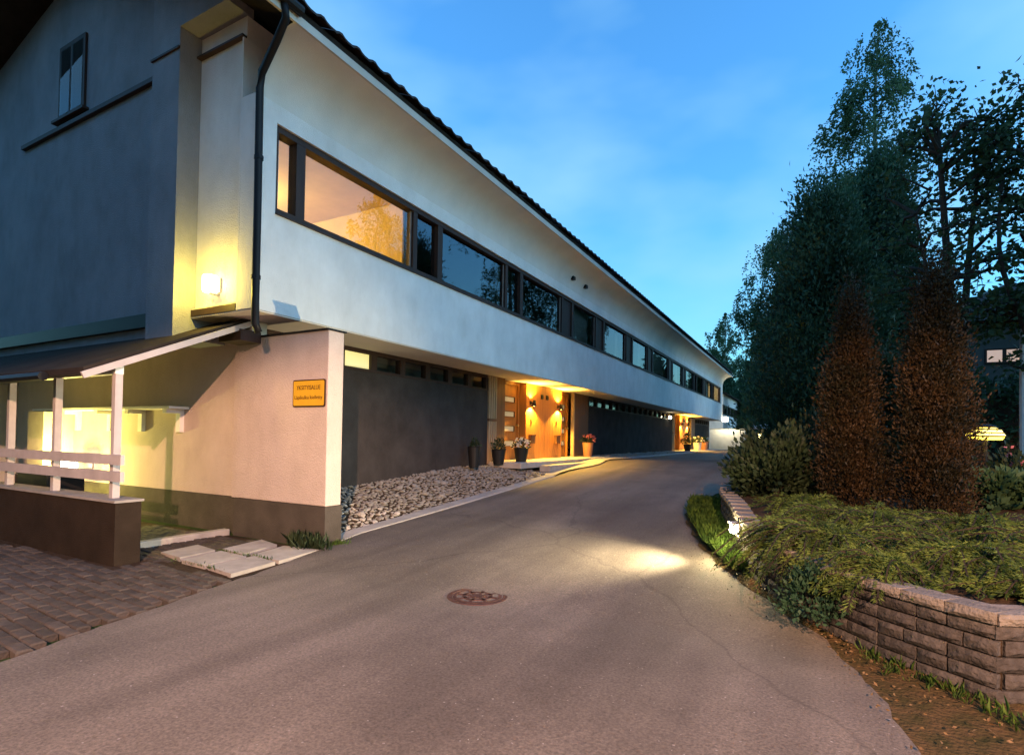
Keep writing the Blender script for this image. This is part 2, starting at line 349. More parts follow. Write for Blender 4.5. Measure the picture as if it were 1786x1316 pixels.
# pale concrete slabs before the wing wall
sp = MB(); sp.quad((-7.7, 3.75, -.012), (-5.4, 3.75, -.012), (-5.72, 5.34, -.008), (-7.9, 5.34, -.008)); spo = sp.build('slab_path', 'soil'); tag(spo, 'pale concrete slabs in front of the pink wall', 'paving', kind='structure')
for quad in ([(-6.55, 3.88), (-6.06, 3.85), (-6.12, 4.42), (-6.64, 4.43)], [(-6.02, 3.86), (-5.5, 3.79), (-5.6, 4.43), (-6.03, 4.46)], [(-6.72, 4.5), (-6.27, 4.47), (-6.42, 5.1), (-6.9, 5.22)], [(-6.15, 4.5), (-5.6, 4.48), (-5.72, 5.2), (-6.3, 5.12)], [(-7.2, 4.0), (-6.66, 3.92), (-6.74, 4.42), (-7.24, 4.5)]):
    b = MB(); tz = random.uniform(.005, .02)
    cx = sum(p[0] for p in quad)/4; cy = sum(p[1] for p in quad)/4
    top = [(p[0], p[1], .028+tz+random.uniform(-.008, .008)) for p in quad]; bot = [(p[0], p[1], -.04) for p in quad]
    b.poly(top)
    for k in range(4): b.quad(bot[k], bot[(k+1) % 4], top[(k+1) % 4], top[k])
    o = b.build('slab', 'slab', spo)
kb = MB(); kb.box(-7.92, -7.78, 4.05, 5.33, -.02, .09); tag(kb.build('step_kerb', 'slab', bevel=.012), 'low pale kerb beside the pale slabs', 'kerb', kind='structure')

# ---- kerb strips and river-stone beds along the building
def bed(y0, y1, zwall, count, name, label, biggest):
    b = MB(); n = int((y1-y0)/.25)+1; rows = []
    for j in range(n):
        y = y0+(y1-y0)*j/(n-1); xe = interp(XL, y)-.17; g = G(y); zw = zwall(y)
        rows.append([(xe+(-7.65-xe)*t, y, g-.02+(zw-g)*(t**.8)) for t in (0, .25, .5, .75, 1)])
    i0 = 0
    for r in rows: b.v += r
    for j in range(n-1):
        for k in range(4): b.f.append([j*5+k+5, j*5+k+6, j*5+k+1, j*5+k])
    o = b.build(name, 'soil'); tag(o, label, 'stone bed', kind='structure')
    ks = MB()
    for j in range(n-1):
        ya, yb = rows[j][0][1], rows[j+1][0][1]; xa, xb = interp(XL, ya), interp(XL, yb)
        ks.quad((xa-.19, ya, G(ya)+.02), (xa+.03, ya, G(ya)-.0), (xb+.03, yb, G(yb)-.0), (xb-.19, yb, G(yb)+.02))
        ks.quad((xa+.03, ya, G(ya)-.0), (xa+.04, ya, G(ya)-.05), (xb+.04, yb, G(yb)-.05), (xb+.03, yb, G(yb)-.0))
    tag(ks.build('kerb_strip', 'concrete'), 'sandy strip between asphalt and the '+('near' if y0 < 15 else 'far')+' stone bed', 'kerb', kind='structure')
    sm = []
    for k in range(6):
        import bmesh
        bm = bmesh.new(); bmesh.ops.create_icosphere(bm, subdivisions=1 if biggest else 1, radius=.5)
        sx, sy, sz = random.uniform(.8, 1.25), random.uniform(.6, .95), random.uniform(.3, .48)
        for v in bm.verts: v.co = Vector((v.co.x*sx, v.co.y*sy, v.co.z*sz))*random.uniform(.82, 1.15)
        me_ = bpy.data.meshes.new('stone'); bm.to_mesh(me_); bm.free(); me_.materials.append(M['stone']); sm.append(me_)
    pts = []
    tries = 0
    while len(pts) < count and tries < count*12:
        tries += 1
        y = random.uniform(y0, y1); t = random.random(); xe = interp(XL, y)-.2; x = xe+(-7.62-xe)*t; g = G(y); z = g-.02+(zwall(y)-g)*(t**.8)
        s = random.choice([random.uniform(.05, .1), random.uniform(.07, .13), random.uniform(.09, .15), random.uniform(.12, .21)])
        if any((x-q[0])**2+(y-q[1])**2 < (.36*(s+q[3]))**2 for q in pts[-1300:]): continue
        pts.append((x, y, z, s))
    pts.sort(key=lambda p: p[0]**2+p[1]**2)
    rest = MB(); used = 0
    for (x, y, z, s) in pts:
        rot = (random.uniform(-.5, .5), random.uniform(-.5, .5), random.uniform(0, 6.28))
        me_ = random.choice(sm)
        if used < biggest and seen((x, y, z), 10):
            used += 1; inst('stone', me_, o, (x, y, z+s*.1), rot, (s, s, s))
        else:
            mt = Matrix.Translation((x, y, z+s*.1)) @ Matrix.Rotation(rot[2], 4, 'Z') @ Matrix.Rotation(rot[0], 4, 'X') @ Matrix.Scale(s, 4)
            i0 = len(rest.v); rest.v += [tuple(mt @ v.co) for v in me_.vertices]; rest.f += [[i0+q for q in p.vertices] for p in me_.polygons]
    if rest.v: tag(rest.build('small_stones', 'stone', o), kind='stuff')
bed(5.7, 13.3, lambda y: min(.82, .36+.066*(y-5.0)+.06), 2000, 'stone_bed', 'bed of pale rounded river stones below the near dark wall', 300)
bed(20.6, 34.0, lambda y: .9, 900, 'stone_bed', 'far bed of river stones between the two wooden entrances', 0)

# ================================================================ the long white building
FX = -6.6; GX = -7.6; Y0, Y1 = 4.75, 48.35; ZS, ZSILL, ZTOP = 3.23, 4.63, 5.89
B = empty('row_building', (FX, Y0, 0), 'long white two-storey building with overhanging upper floor and ribbon windows', 'building')
b = MB()
b.box(FX-.3, FX, Y0, Y1, ZS, ZSILL)                       # parapet band below the windows
b.box(FX-.3, FX, Y0, 5.08, ZSILL, ZTOP); b.box(FX-.3, FX, 47.35, Y1, ZSILL, ZTOP)
b.box(FX-.3, FX, Y0, Y1, ZTOP, 6.15)
b.build('upper_wall', 'plaster_white', B)
# cove between wall and eave
b = MB(); n = 12
prof = [(FX+.72*(1-math.cos(math.pi/2*k/n)), 6.15+.70*math.sin(math.pi/2*k/n)) for k in range(n+1)]
for k in range(n+1): b.v += [(prof[k][0], Y0, prof[k][1]), (prof[k][0], Y1, prof[k][1])]
for k in range(n): b.f.append([2*k, 2*k+2, 2*k+3, 2*k+1])
b.build('eave_cove', 'eave_paint', B, smooth=True)
b = MB()
for yy in (5.0+.0,):
    pass
for (yy) in (15.55, 16.6):      # two small vent holes under the eave
    b = MB(); b.box(FX+.02, FX+.16, yy, yy+.16, 6.42, 6.52); b.build('vent', 'black_metal', B)
b = MB(); b.box(FX+.70, FX+.735, 3.7, 48.8, 6.845, 6.96); b.build('fascia_board', 'fascia', B)
b = MB(); b.box(FX-3.6, FX-.302, Y0+.02, Y1-.02, ZS+.002, ZS+.12); b.box(GX-.4, FX-.012, Y0+.012, Y1-.03, ZS-.022, ZS-.002); b.build('soffit', 'soffit_paint', B)
# interior: floor is the soffit slab; dark rooms with partitions behind the glass
b = MB(); b.box(-10.5, -10.4, Y0+.3, Y1-.3, ZS+.13, 6.3); b.box(-10.4, FX-.3, Y0+.3, Y1-.3, 6.12, 6.2)
mods = [(5.08, 8.2), (8.2, 11.75), (11.75, 15.22), (15.22, 18.17), (18.17, 21.75), (21.75, 25.1), (25.1, 29.3), (29.3, 32.75), (32.75, 36.3), (36.3, 39.7), (39.7, 43.4), (43.4, 47.35)]
for (a, c) in mods[1:]: b.box(-10.4, FX-.36, a+.05, a+.13, ZS+.13, 6.12)
b.build('interior', 'room_dark', B)
b = MB(); b.box(-10.38, -10.3, 5.1, 8.2, ZS+.14, 6.1); b.box(-10.3, FX-.34, 5.06, 5.09, ZS+.14, 6.1); b.box(-10.3, FX-.36, 8.2, 8.245, ZS+.14, 6.1); b.box(-10.3, FX-.36, 5.1, 8.2, 6.06, 6.11)
b.build('lit_room', 'room_wall', B)
lamp('ceiling_light', (-9.3, 6.3, 5.75), 135, (1, .68, .17), B, .12)
b = MB(); b.lathe((-8.1, 5.75, 5.22), [(.0, .16), (.1, .15), (.16, .02), (.15, 0), (.0, .0)], 14); b.tube([(-8.1, 5.75, 5.36), (-8.1, 5.75, 6.05)], .008, 5); b.build('pendant_lamp', 'dark_wood', B, smooth=True)
b = MB(); b.box(-10.3, FX-.36, 43.5, 43.6, ZS+.14, 6.1); b.box(-10.35, -10.25, 43.6, 47.2, ZS+.14, 6.1); b.build('lit_room', 'room_wall', B)
lamp('ceiling_light', (-8.6, 45.6, 5.7), 120, (1, .72, .32), B, .12)
for (yy, zz, w_, h_) in ((6.2, 5.2, .7, .5), (7.2, 5.3, .4, .55)):
    b = MB(); b.box(-10.3, -10.26, yy, yy+w_, zz, zz+h_); b.build('picture_frame', 'dark_wood', B)
b = MB(); b.box(-10.3, -9.8, 5.2, 6.0, ZS+.14, 5.35); b.build('bookcase', 'panel_wood', B)
# ribbon windows, one window per module: frame with casement post, panes, curtain
def window(i, a, c, style):
    cs = .38 if i == 0 else .72      # width of the narrow casement
    f = MB(); x0, x1 = FX-.22, FX-.05
    f.box(x0, x1+.01, a, c, ZTOP-.09, ZTOP); f.box(x0, x1+.03, a, c, ZSILL, ZSILL+.08)
    f.box(x0, x1, a, a+.07, ZSILL+.08, ZTOP-.09); f.box(x0, x1, c-.05, c, ZSILL+.08, ZTOP-.09)
    f.box(x0, x1+.005, a+cs, a+cs+.16, ZSILL+.08, ZTOP-.09)
    fo = f.build('window', 'dark_wood', B)
    def pane(p, q, nm='pane'):
        g = MB(); g.quad((FX-.13, p, ZSILL+.08), (FX-.13, q, ZSILL+.08), (FX-.13, q, ZTOP-.09), (FX-.13, p, ZTOP-.09)); g.build(nm, 'glass', fo)
    pane(a+cs+.16, c-.05)
    if style == 'casement' or i == 0: pane(a+.07, a+cs)
    else:
        g = MB(); g.box(FX-.17, FX-.09, a+.07, a+cs, ZSILL+.08, ZTOP-.09); g.build('wood_panel', 'dark_wood', fo)
    e = MB(); e.box(FX-.12, FX-.085, a+cs+.005, a+cs+.045, ZSILL+.09, ZTOP-.1); e.build('sash_edge', 'grey_frame', fo); e = MB(); e.box(FX-.12, FX-.1, c-.09, c-.05, ZSILL+.09, ZTOP-.1); e.build('sash_edge', 'grey_frame', fo)
    sl_ = MB(); sl_.box(FX-.04, FX+.035, a, c, ZSILL-.02, ZSILL-.001); sl_.build('sill', 'dark_wood', fo)
    if style in ('curtain', 'curtain2'):
        k = MB()
        def folds(y0, y1):
            m_ = int((y1-y0)/.05)
            for j in range(m_):
                ya, yb = y0+(y1-y0)*j/m_, y0+(y1-y0)*(j+1)/m_; xa, xb = FX-.42+.03*math.sin(j*1.9), FX-.42+.03*math.sin((j+1)*1.9)
                k.quad((xa, ya, ZSILL-.3), (xb, yb, ZSILL-.3), (xb, yb, ZTOP+.1), (xa, ya, ZTOP+.1))
        folds(c-.4, c-.08); k.build('curtain', 'curtain', fo)
        if style == 'curtain2': k = MB(); folds(a+cs+.2, a+cs+.45); k.build('curtain', 'curtain', fo)
    if style == 'blind':
        k = MB(); k.quad((FX-.36, a+cs+.17, ZSILL-.1), (FX-.36, c-.06, ZSILL-.1), (FX-.36, c-.06, ZTOP+.05), (FX-.36, a+cs+.17, ZTOP+.05)); k.build('blind', 'blind', fo)
styles = ['casement', 'casement', 'casement', 'blind', 'curtain2', 'curtain', 'blind', 'blind', 'curtain', 'casement', 'blind', 'casement']
for i, (a, c) in enumerate(mods): window(i, a, c, styles[i])
# ground floor: dark rendered walls, clerestory, entrances
def gf_wall(ya, yb, clere=True, lit=False):
    b = MB(); zt = 2.78 if clere else ZS-.021
    b.box(GX-.2, GX, ya, yb, -.2, zt); o = b.build('dark_wall', 'dark_render', B)
    if clere:
        f = MB(); f.box(GX-.2, GX+.02, ya, yb, 2.78, 2.83); f.box(GX-.15, GX-.02, ya, yb, 3.13, ZS-.021)
        nwin = 8 if lit else max(1, round((yb-ya)/.95)); w = (yb-ya)/nwin
        for k in range(nwin+1): f.box(GX-.15, GX-.01, ya+k*w-.08, ya+k*w+.08, 2.83, 3.13)
        fo = f.build('clerestory', 'dark_wood', B)
        for k in range(nwin):
            g = MB(); g.quad((GX-.08, ya+k*w+.08, 2.83), (GX-.08, ya+(k+1)*w-.08, 2.83), (GX-.08, ya+(k+1)*w-.08, 3.13), (GX-.08, ya+k*w+.08, 3.13))
            g.build('pane', 'win_yellow' if lit and k == 2 else 'glass', fo)
        g = MB(); g.box(GX-.5, GX-.45, ya, yb, 2.7, ZS-.03); g.build('clerestory_back', 'room_dark', fo)
gf_wall(5.62, 12.52, lit=True); gf_wall(20.05, 34.4); gf_wall(41.9, 48.2)
def entrance(y):
    """wooden entrance: slat panel, two doors with four slot lights, closet box between them"""
    p = MB(); p.box(GX-.12, GX-.02, y-1.0, y-.02, .8, ZS-.021); po = p.build('side_panel', 'panel_wood', B)
    for k in range(4):
        s_ = MB(); s_.box(GX-.02, GX+.03, y-.95+k*.115, y-.95+k*.115+.045, .95 if k > 1 else .85, ZS-.03); s_.build('slat', 'slat_wood', po)
    s_ = MB(); s_.box(GX-.02, GX+.04, y-.97, y-.5, 1.98, 2.05); s_.build('slat_rail', 'panel_wood', po)
    for (a, c, hs) in ((y+.02, y+1.18, 1), (y+3.95, y+4.98, -1)):
        d = MB(); d.box(GX-.32, GX-.26, a, c, .9, ZS-.021); do = d.build('door', 'door_wood', B)
        fr_ = MB(); fr_.box(GX-.26, GX-.2, a, a+.07, .9, ZS-.03); fr_.box(GX-.26, GX-.2, c-.07, c, .9, ZS-.03); fr_.box(GX-.26, GX-.202, a+.07, c-.07, ZS-.12, ZS-.03); fr_.build('door_frame', 'door_wood', do)
        for k in range(4):
            zc = 1.38+k*.43
            r = MB(); r.box(GX-.258, GX-.21, a+.22, c-.26, zc-.09, zc-.07); r.box(GX-.258, GX-.21, a+.22, c-.26, zc+.07, zc+.09); r.box(GX-.258, GX-.215, a+.2, a+.22, zc-.09, zc+.09); r.box(GX-.258, GX-.215, c-.26, c-.24, zc-.09, zc+.09); r.build('slot_frame', 'panel_wood', do)
            g = MB(); g.quad((GX-.25, a+.22, zc-.07), (GX-.25, c-.26, zc-.07), (GX-.25, c-.26, zc+.07), (GX-.25, a+.22, zc+.07)); g.build('slot_glass', 'slot_glass', do)
        hd = MB(); hy = c-.13; hd.tube([(GX-.26, hy, 1.92), (GX-.17, hy, 1.92)], .02, 8); hd.lathe((GX-.16, hy, 1.92), [(.0, -.035), (.035, -.02), (.035, .02), (0, .035)], 10); hd.build('handle', 'brass', do)
    c_ = MB(); c_.box(GX-.33, GX-.0, y+1.22, y+3.9, .9, ZS-.021); co = c_.build('closet_box', 'door_wood', B)
    for k in range(1, 18):
        pass
    for k in range(14):
        g = MB(); yy = y+1.22+2.68*k/14; g.box(GX+.0015, GX+.014, yy+.004, yy+2.68/14-.004, .91, ZS-.03); g.build('board', 'door_wood', co)
    for yy in (y+1.55, y+3.45):
        mb = MB(); mb.box(GX+.002, GX+.11, yy-.14, yy+.14, 1.38, 1.62); mb.box(GX+.002, GX+.13, yy-.15, yy+.15, 1.62, 1.65); mb.build('mailbox', 'panel_wood', co)
        bl = MB(); bl.box(GX+.002, GX+.03, yy-.05, yy+.03, 2.0, 2.12); bl.build('doorbell', 'black_metal', co)
    for yy in (y+2.3, y+2.68):
        nm = MB(); nm.box(GX+.002, GX+.03, yy-.08, yy+.08, 2.78, 2.93); nm.box(GX+.03, GX+.05, yy-.06, yy+.06, 2.8, 2.9); nm.build('bracket_box', 'black_metal', co)
    p = MB(); p.box(GX-.1, GX+.02, y+4.99, y+5.08, .86, ZS-.021); p.build('door_post', 'slat_wood', B)
    p = MB(); p.box(GX-.12, GX-.01, y+5.08, y+6.55, .8, ZS-.021); p.build('side_panel', 'panel_wood', B)
    t = MB(); t.box(GX-.35, GX+.98, y-.9, y+6.6, .74, .9); t.build('threshold', 'concrete', B, bevel=.02)
    t = MB(); t.box(GX+.98, GX+1.3, y+.2, y+3.6, .62, .80); t.build('step', 'concrete', B, bevel=.02)
entrance(13.52); entrance(35.35)
# sandy aprons at the doors
for (ya, yb, lb) in ((13.3, 20.6, 'sandy apron in front of the near wooden doors'), (34.0, 48.5, 'sandy apron in front of the far wooden doors')):
    a = MB(); n = 12
    for k in range(n):
        y, y2 = ya+(yb-ya)*k/n, ya+(yb-ya)*(k+1)/n
        a.quad((-7.65, y, G(y)+.012), (-5.95-.12*math.sin(k), y, G(y)+.012), (-5.95-.12*math.sin(k+1), y2, G(y2)+.012), (-7.65, y2, G(y2)+.012))
    tag(a.build('apron', 'slab'), lb, 'apron', kind='structure')
# near end: projecting corner pier, lamp recess, gable wall
b = MB()
b.box(-6.93, FX-.302, Y0, Y0+.6, ZS, 7.0); b.build('corner_pier', 'plaster_white', B)
b = MB(); b.box(-7.97, -6.932, 4.82, 5.3, ZS+.1, 7.35); b.build('lamp_recess_wall', 'plaster_white', B)
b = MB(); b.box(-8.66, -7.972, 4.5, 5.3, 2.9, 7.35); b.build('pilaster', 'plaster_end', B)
b = MB(); b.box(-7.96, -6.95, 4.75, 4.818, ZS+.0, ZS+.095); b.build('recess_sill', 'dark_wood', B)
b = MB(); b.box(-7.97, -6.93, 4.745, 4.818, 7.03, 7.06); b.build('ledge', 'dark_wood', B); b = MB(); b.box(-8.67, -7.96, 4.47, 4.498, 7.03, 7.06); b.build('ledge', 'dark_wood', B)
RX, RZ = -11.2, 9.6; LX, LZ = -18.5, 7.63; EX, EZ = FX+.7, 6.96
def roofz(x): return EZ+(RZ-EZ)*(EX-x)/(EX-RX) if x > RX else RZ-(RZ-LZ)*(RX-x)/(RX-LX)
b = MB()
prof = [(-8.662, 2.9), (-8.662, roofz(-8.662)-.003), (RX, RZ-.003), (-16.2, roofz(-16.2)-.003), (-16.2, 2.9)]
b.poly([(x, 4.6, z) for x, z in prof]); b.poly([(x, 4.9, z) for x, z in prof][::-1])
for k in range(5):
    (xa, za), (xb, zb) = prof[k], prof[(k+1) % 5]; b.quad((xa, 4.9, za), (xb, 4.9, zb), (xb, 4.6, zb), (xa, 4.6, za))
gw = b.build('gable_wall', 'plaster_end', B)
b = MB(); b.box(-8.66, FX-.31, 4.5, 4.9, 7.352, roofz(-8.6)-.14); b.v[4:8]; b.build('gable_header', 'plaster_end', B)
w = MB(); w.box(-11.75, -10.85, 4.56, 4.598, 7.0, 8.3); wo = w.build('window', 'dark_wood', B)
g = MB(); g.quad((-11.68, 4.553, 7.07), (-11.35, 4.553, 7.07), (-11.35, 4.553, 8.22), (-11.68, 4.553, 8.22)); g.build('pane', 'glass_dim', wo); g = MB(); g.quad((-11.28, 4.553, 7.07), (-10.92, 4.553, 7.07), (-10.92, 4.553, 8.22), (-11.28, 4.553, 8.22)); g.build('pane', 'glass_dim', wo)
g = MB(); g.box(-11.85, -10.75, 4.5, 4.598, 6.95, 6.995); g.build('sill', 'dark_wood', wo)
b = MB(); b.box(-13.1, -8.67, 4.53, 4.598, 6.80, 6.87); b.build('string_band', 'dark_wood', B)
b = MB(); b.box(-15.9, -8.7, 4.52, 4.598, 3.1, 3.3); b.build('canopy_flashing', 'black_metal', B)
# far end wall, back wall close the volume
b = MB(); b.poly([(x, Y1, z) for x, z in ((FX-.02, ZS), (FX-.02, 7.0), (RX, RZ-.12), (-16.2, roofz(-16.2)-.12), (-16.2, 0), (GX-.05, 0), (GX-.05, ZS))]); b.quad((-16.2, 4.9, 0), (-16.2, Y1, 0), (-16.2, Y1, 7.3), (-16.2, 4.9, 7.3)); b.build('end_wall', 'plaster_white', B)
# roof: tiled right slope with individually laid eave tiles
b = MB(); ya, yb = 3.7, 48.9
b.quad((EX+.02, ya, EZ), (EX+.02, yb, EZ), (RX, yb, RZ), (RX, ya, RZ)); b.quad((RX, ya, RZ), (RX, yb, RZ), (LX, yb, LZ), (LX, ya, LZ))
b.quad((EX+.02, ya, EZ+.1), (RX, ya, RZ+.1), (RX, yb, RZ+.1), (EX+.02, yb, EZ+.1)); b.quad((RX, ya, RZ+.1), (LX, ya, LZ+.1), (LX, yb, LZ+.1), (RX, yb, RZ+.1))
b.quad((EX+.02, ya, EZ), (RX, ya, RZ), (RX, ya, RZ+.1), (EX+.02, ya, EZ+.1)); b.quad((RX, ya, RZ), (LX, ya, LZ), (LX, ya, LZ+.1), (RX, ya, RZ+.1)); b.quad((EX+.02, ya, EZ), (EX+.02, ya, EZ+.1), (EX+.02, yb, EZ+.1), (EX+.02, yb, EZ))
ro = b.build('roof', 'canopy_roof', B)
def tilemesh(bump):
    m_ = MB(); w = .33; sl = (RZ-EZ)/(EX-RX); pr = []
    for k in range(7):
        t = k/6; pr.append((w*(t-.5), .035+.045*math.sin(math.pi*min(1, t/.55)) if t < .55 else .035))
    L_ = .42
    for (yy, zz) in pr: m_.v += [(.09, yy, zz-.03), (.09, yy, zz+.0), (.09-L_, yy, zz+L_*sl)]
    for k in range(6): m_.f += [[3*k, 3*k+3, 3*k+4, 3*k+1], [3*k+1, 3*k+4, 3*k+5, 3*k+2]]
    if bump: m_.box(-.28, -.2, -.05, .05, .12, .26)
    me_ = fastmesh('roof_tile', m_.v, m_.f); me_.materials.append(M['roof_tile']); return me_
tm = [tilemesh(0), tilemesh(1)]
for k in range(136):
    y = 3.87+k*.33; inst('roof_tile', tm[1 if k % 3 == 1 else 0], ro, (EX+.03, y, EZ+.1+random.uniform(-.006, .006)), (random.uniform(-.02, .02), random.uniform(-.02, .02), 0))
rest = MB()
for c in range(1, 11):
    for k in range(136):
        x = EX+.03-c*.36; zz = EZ+.1+c*.36*(RZ-EZ)/(EX-RX); y = 3.87+k*.33; i0 = len(rest.v)
        rest.v += [(v.co.x+x, v.co.y+y, v.co.z+zz) for v in tm[0].vertices]; rest.f += [[i0+q for q in p.vertices] for p in tm[0].polygons]
tag(rest.build('upper_roof_tiles', 'roof_tile', ro), kind='stuff')
# gutter downpipe: swan neck from the eave to the corner
b = MB(); b.tube([(EX+.06, 4.55, 6.98), (EX+.04, 4.6, 6.78), (EX-.2, 4.66, 6.62), (FX+.14, 4.72, 6.35), (FX+.09, 4.73, 6.15), (FX+.09, 4.74, 4.5), (FX+.09, 4.74, 3.3), (FX+.09, 4.75, 3.0), (FX+.09, 4.8, 2.9)], .05, 12)
dp = b.build('downpipe', 'black_metal', B, smooth=True)
b = MB()
for z in (3.6, 5.2): b = MB(); b.lathe((FX+.09, 4.74, z), [(.051, 0), (.06, 0), (.06, .05), (.051, .05)], 12); b.build('pipe_clamp', 'black_metal', dp)
b = MB(); b.tube([(EX+.08, y, 6.99) for y in (4.35, 4.8)], .07, 10); b.build('gutter_end', 'black_metal', dp)

# ---------------------------------------------------------------- the pink wing wall with its sign
Wg = empty('wing_wall', (-6.7, 5.5, 0), 'freestanding pale pink wing wall with dark plinth carrying the yellow sign', 'wall')
b = MB(); b.box(-7.74, -5.8, 5.36, 5.64, .57, 2.98); b.build('wall_body', 'plaster_wing', Wg, bevel=.012)
b = MB(); b.box(-7.74, -5.79, 5.35, 5.65, -.2, .567); b.build('plinth', 'plinth', Wg)
b = MB(); b.box(-7.76, -5.78, 5.33, 5.67, 2.983, 3.0); b.build('coping', 'black_metal', Wg)
S = empty('private_area_sign', (-6.12, 5.35, 2.12), 'yellow private-area sign with dark border on the pink wall', 'sign')
def rrect(x0, x1, z0, z1, r, y, n=5):
    pts = []
    for (cx, cz, a0) in ((x1-r, z1-r, 0), (x0+r, z1-r, 90), (x0+r, z0+r, 180), (x1-r, z0+r, 270)):
        for k in range(n+1): a = math.radians(a0+90*k/n); pts.append((cx+r*math.cos(a), y, cz+r*math.sin(a)))
    return pts
def plate(x0, x1, z0, z1, r, yf, yb, name, mt):
    b = MB(); f = rrect(x0, x1, z0, z1, r, yf); k = rrect(x0, x1, z0, z1, r, yb); b.poly(f[::-1]); b.poly(k)
    for i in range(len(f)): j = (i+1) % len(f); b.quad(f[i], f[j], k[j], k[i])
    return b.build(name, mt, S)
plate(-6.47, -5.80-.03, 1.93, 2.31, .03, 5.342, 5.356, 'frame', 'sign_black'); plate(-6.452, -5.848, 1.948, 2.292, .02, 5.337, 5.345, 'plate', 'sign_yellow')
def text(s, x, z, size, parent, name, y=5.334, mt='sign_black', width=None):
    cu = bpy.data.curves.new(name, 'FONT'); cu.body = s; cu.size = size; cu.align_x = 'CENTER'; cu.align_y = 'CENTER'; cu.extrude = .001; cu.offset = .0
    o = bpy.data.objects.new(name, cu); C.objects.link(o); dg = bpy.context.evaluated_depsgraph_get()
    me_ = bpy.data.meshes.new_from_object(o.evaluated_get(dg)); bpy.data.objects.remove(o); me_.materials.clear(); me_.materials.append(M[mt])
    if width:
        xsz = [v.co.x for v in me_.vertices]; k = width/(max(xsz)-min(xsz))
        for v in me_.vertices: v.co.x *= k
    o = bpy.data.objects.new(name, me_); link(o, parent, (x, y, z)); o.rotation_euler = (math.pi/2, 0, 0); return o
text('YKSITYISALUE', -6.15, 2.195, .085, S, 'lettering', width=.47); text('Läpikulku kielletty', -6.15, 2.06, .072, S, 'lettering', width=.55)

# ---------------------------------------------------------------- entrance porch at the left
Pz = empty('porch', (-9, 4.4, 0), 'lean-to porch with white posts, rails and dark sloping roof left of the wing wall', 'porch')
b = MB()
def slope_box(x0, x1, ya, za, yb, zb, th):
    i = len(b.v); b.v += [(x, y, z+d) for d in (0, th) for (y, z) in ((ya, za), (yb, zb)) for x in (x0, x1)]
    b.f += [[i+q for q in f] for f in ((0, 2, 3, 1), (4, 5, 7, 6), (0, 1, 5, 4), (2, 6, 7, 3), (0, 4, 6, 2), (1, 3, 7, 5))]
slope_box(-15, -7.24, 3.12, 2.20, 5.2, 3.17, .07); b.build('porch_roof', 'canopy_roof', Pz)
b = MB(); b.bar((-7.22, 3.1, 2.175), (-7.22, 5.2, 3.15), .03, .075); b.build('verge_board', 'rail_paint', Pz)
b = MB(); b.tube([(-15, 3.06, 2.17), (-8.05, 3.06, 2.19)], .055, 8); b.build('porch_gutter', 'black_metal', Pz)
b = MB(); b.bar((-15, 3.5, 2.30), (-7.26, 3.5, 2.30), .09, .14); b.build('porch_beam', 'white_paint', Pz)
b = MB(); b.bar((-7.42, 5.0, 2.96), (-7.42, 5.33, 2.96), .5, .16); b.build('head_block', 'dark_wood', Pz)
for x in (-7.3, -8.77, -10.15, -11.9):
    b = MB(); b.box(x-.038, x+.038, 3.46, 3.54, .752, 2.24); b.build('post', 'rail_paint', Pz)
for z in (1.215, 1.02):
    b = MB(); b.box(-13, -6.98+.0, 3.40, 3.446, z-.06, z+.06); b.build('rail', 'rail_paint', Pz)
LWo = empty('low_wall', (-9, 3.5, 0), 'low dark rendered wall carrying the porch posts', 'wall')
b = MB(); b.box(-14, -7.02, 3.38, 3.66, -.1, .72); b.build('wall_body', 'low_wall', LWo)
b = MB(); b.box(-14, -7.0, 3.36, 3.68, .722, .75); b.build('coping', 'concrete', LWo)
# back wall of the porch with coat shelf
PW = empty('porch_wall', (-10, 5.5, 0), 'pale plastered wall behind the porch with shelf brackets', 'wall')
b = MB(); b.box(-15.5, -7.742, 5.45, 5.7, .57, 3.2); b.build('wall_body', 'plaster_wing', PW)
b = MB(); b.box(-15.5, -7.742, 5.44, 5.71, -.2, .567); b.build('plinth', 'plinth', PW)
b = MB(); b.box(-7.82, -7.742, 5.37, 5.449, .57, 2.97); b.build('jamb', 'plaster_wing', PW)
b = MB(); b.box(-13.6, -12.95, 4.95, 5.449, -.1, 1.9); b.build('pier', 'plaster_wing', PW)
b = MB(); b.box(-13.9, -9.1, 5.12, 5.449, 1.93, 1.97); so_ = b.build('shelf', 'white_paint', PW)
for x in (-12.7, -11.5, -10.45, -9.3):
    b = MB(); b.box(x-.06, x+.06, 5.16, 5.448, 1.86, 1.929); b.box(x-.06, x+.06, 5.38, 5.448, 1.55, 1.86); b.build('shelf_bracket', 'white_paint', so_)
b = MB(); b.box(-15.5, -7.2, 5.2, 5.45, 3.0, 3.2); b.build('lintel', 'soffit_paint', PW)
o = empty('dark_box', (-10.6, 4.3, 0), 'low dark box standing behind the porch rail', 'box')
b = MB(); b.box(-11.3, -10.3, 4.0, 4.5, -.0, .84); b.build('box_body', 'black_metal', o); b = MB(); b.box(-11.32, -10.28, 3.98, 4.52, .842, .88); b.build('lid', 'black_metal', o)

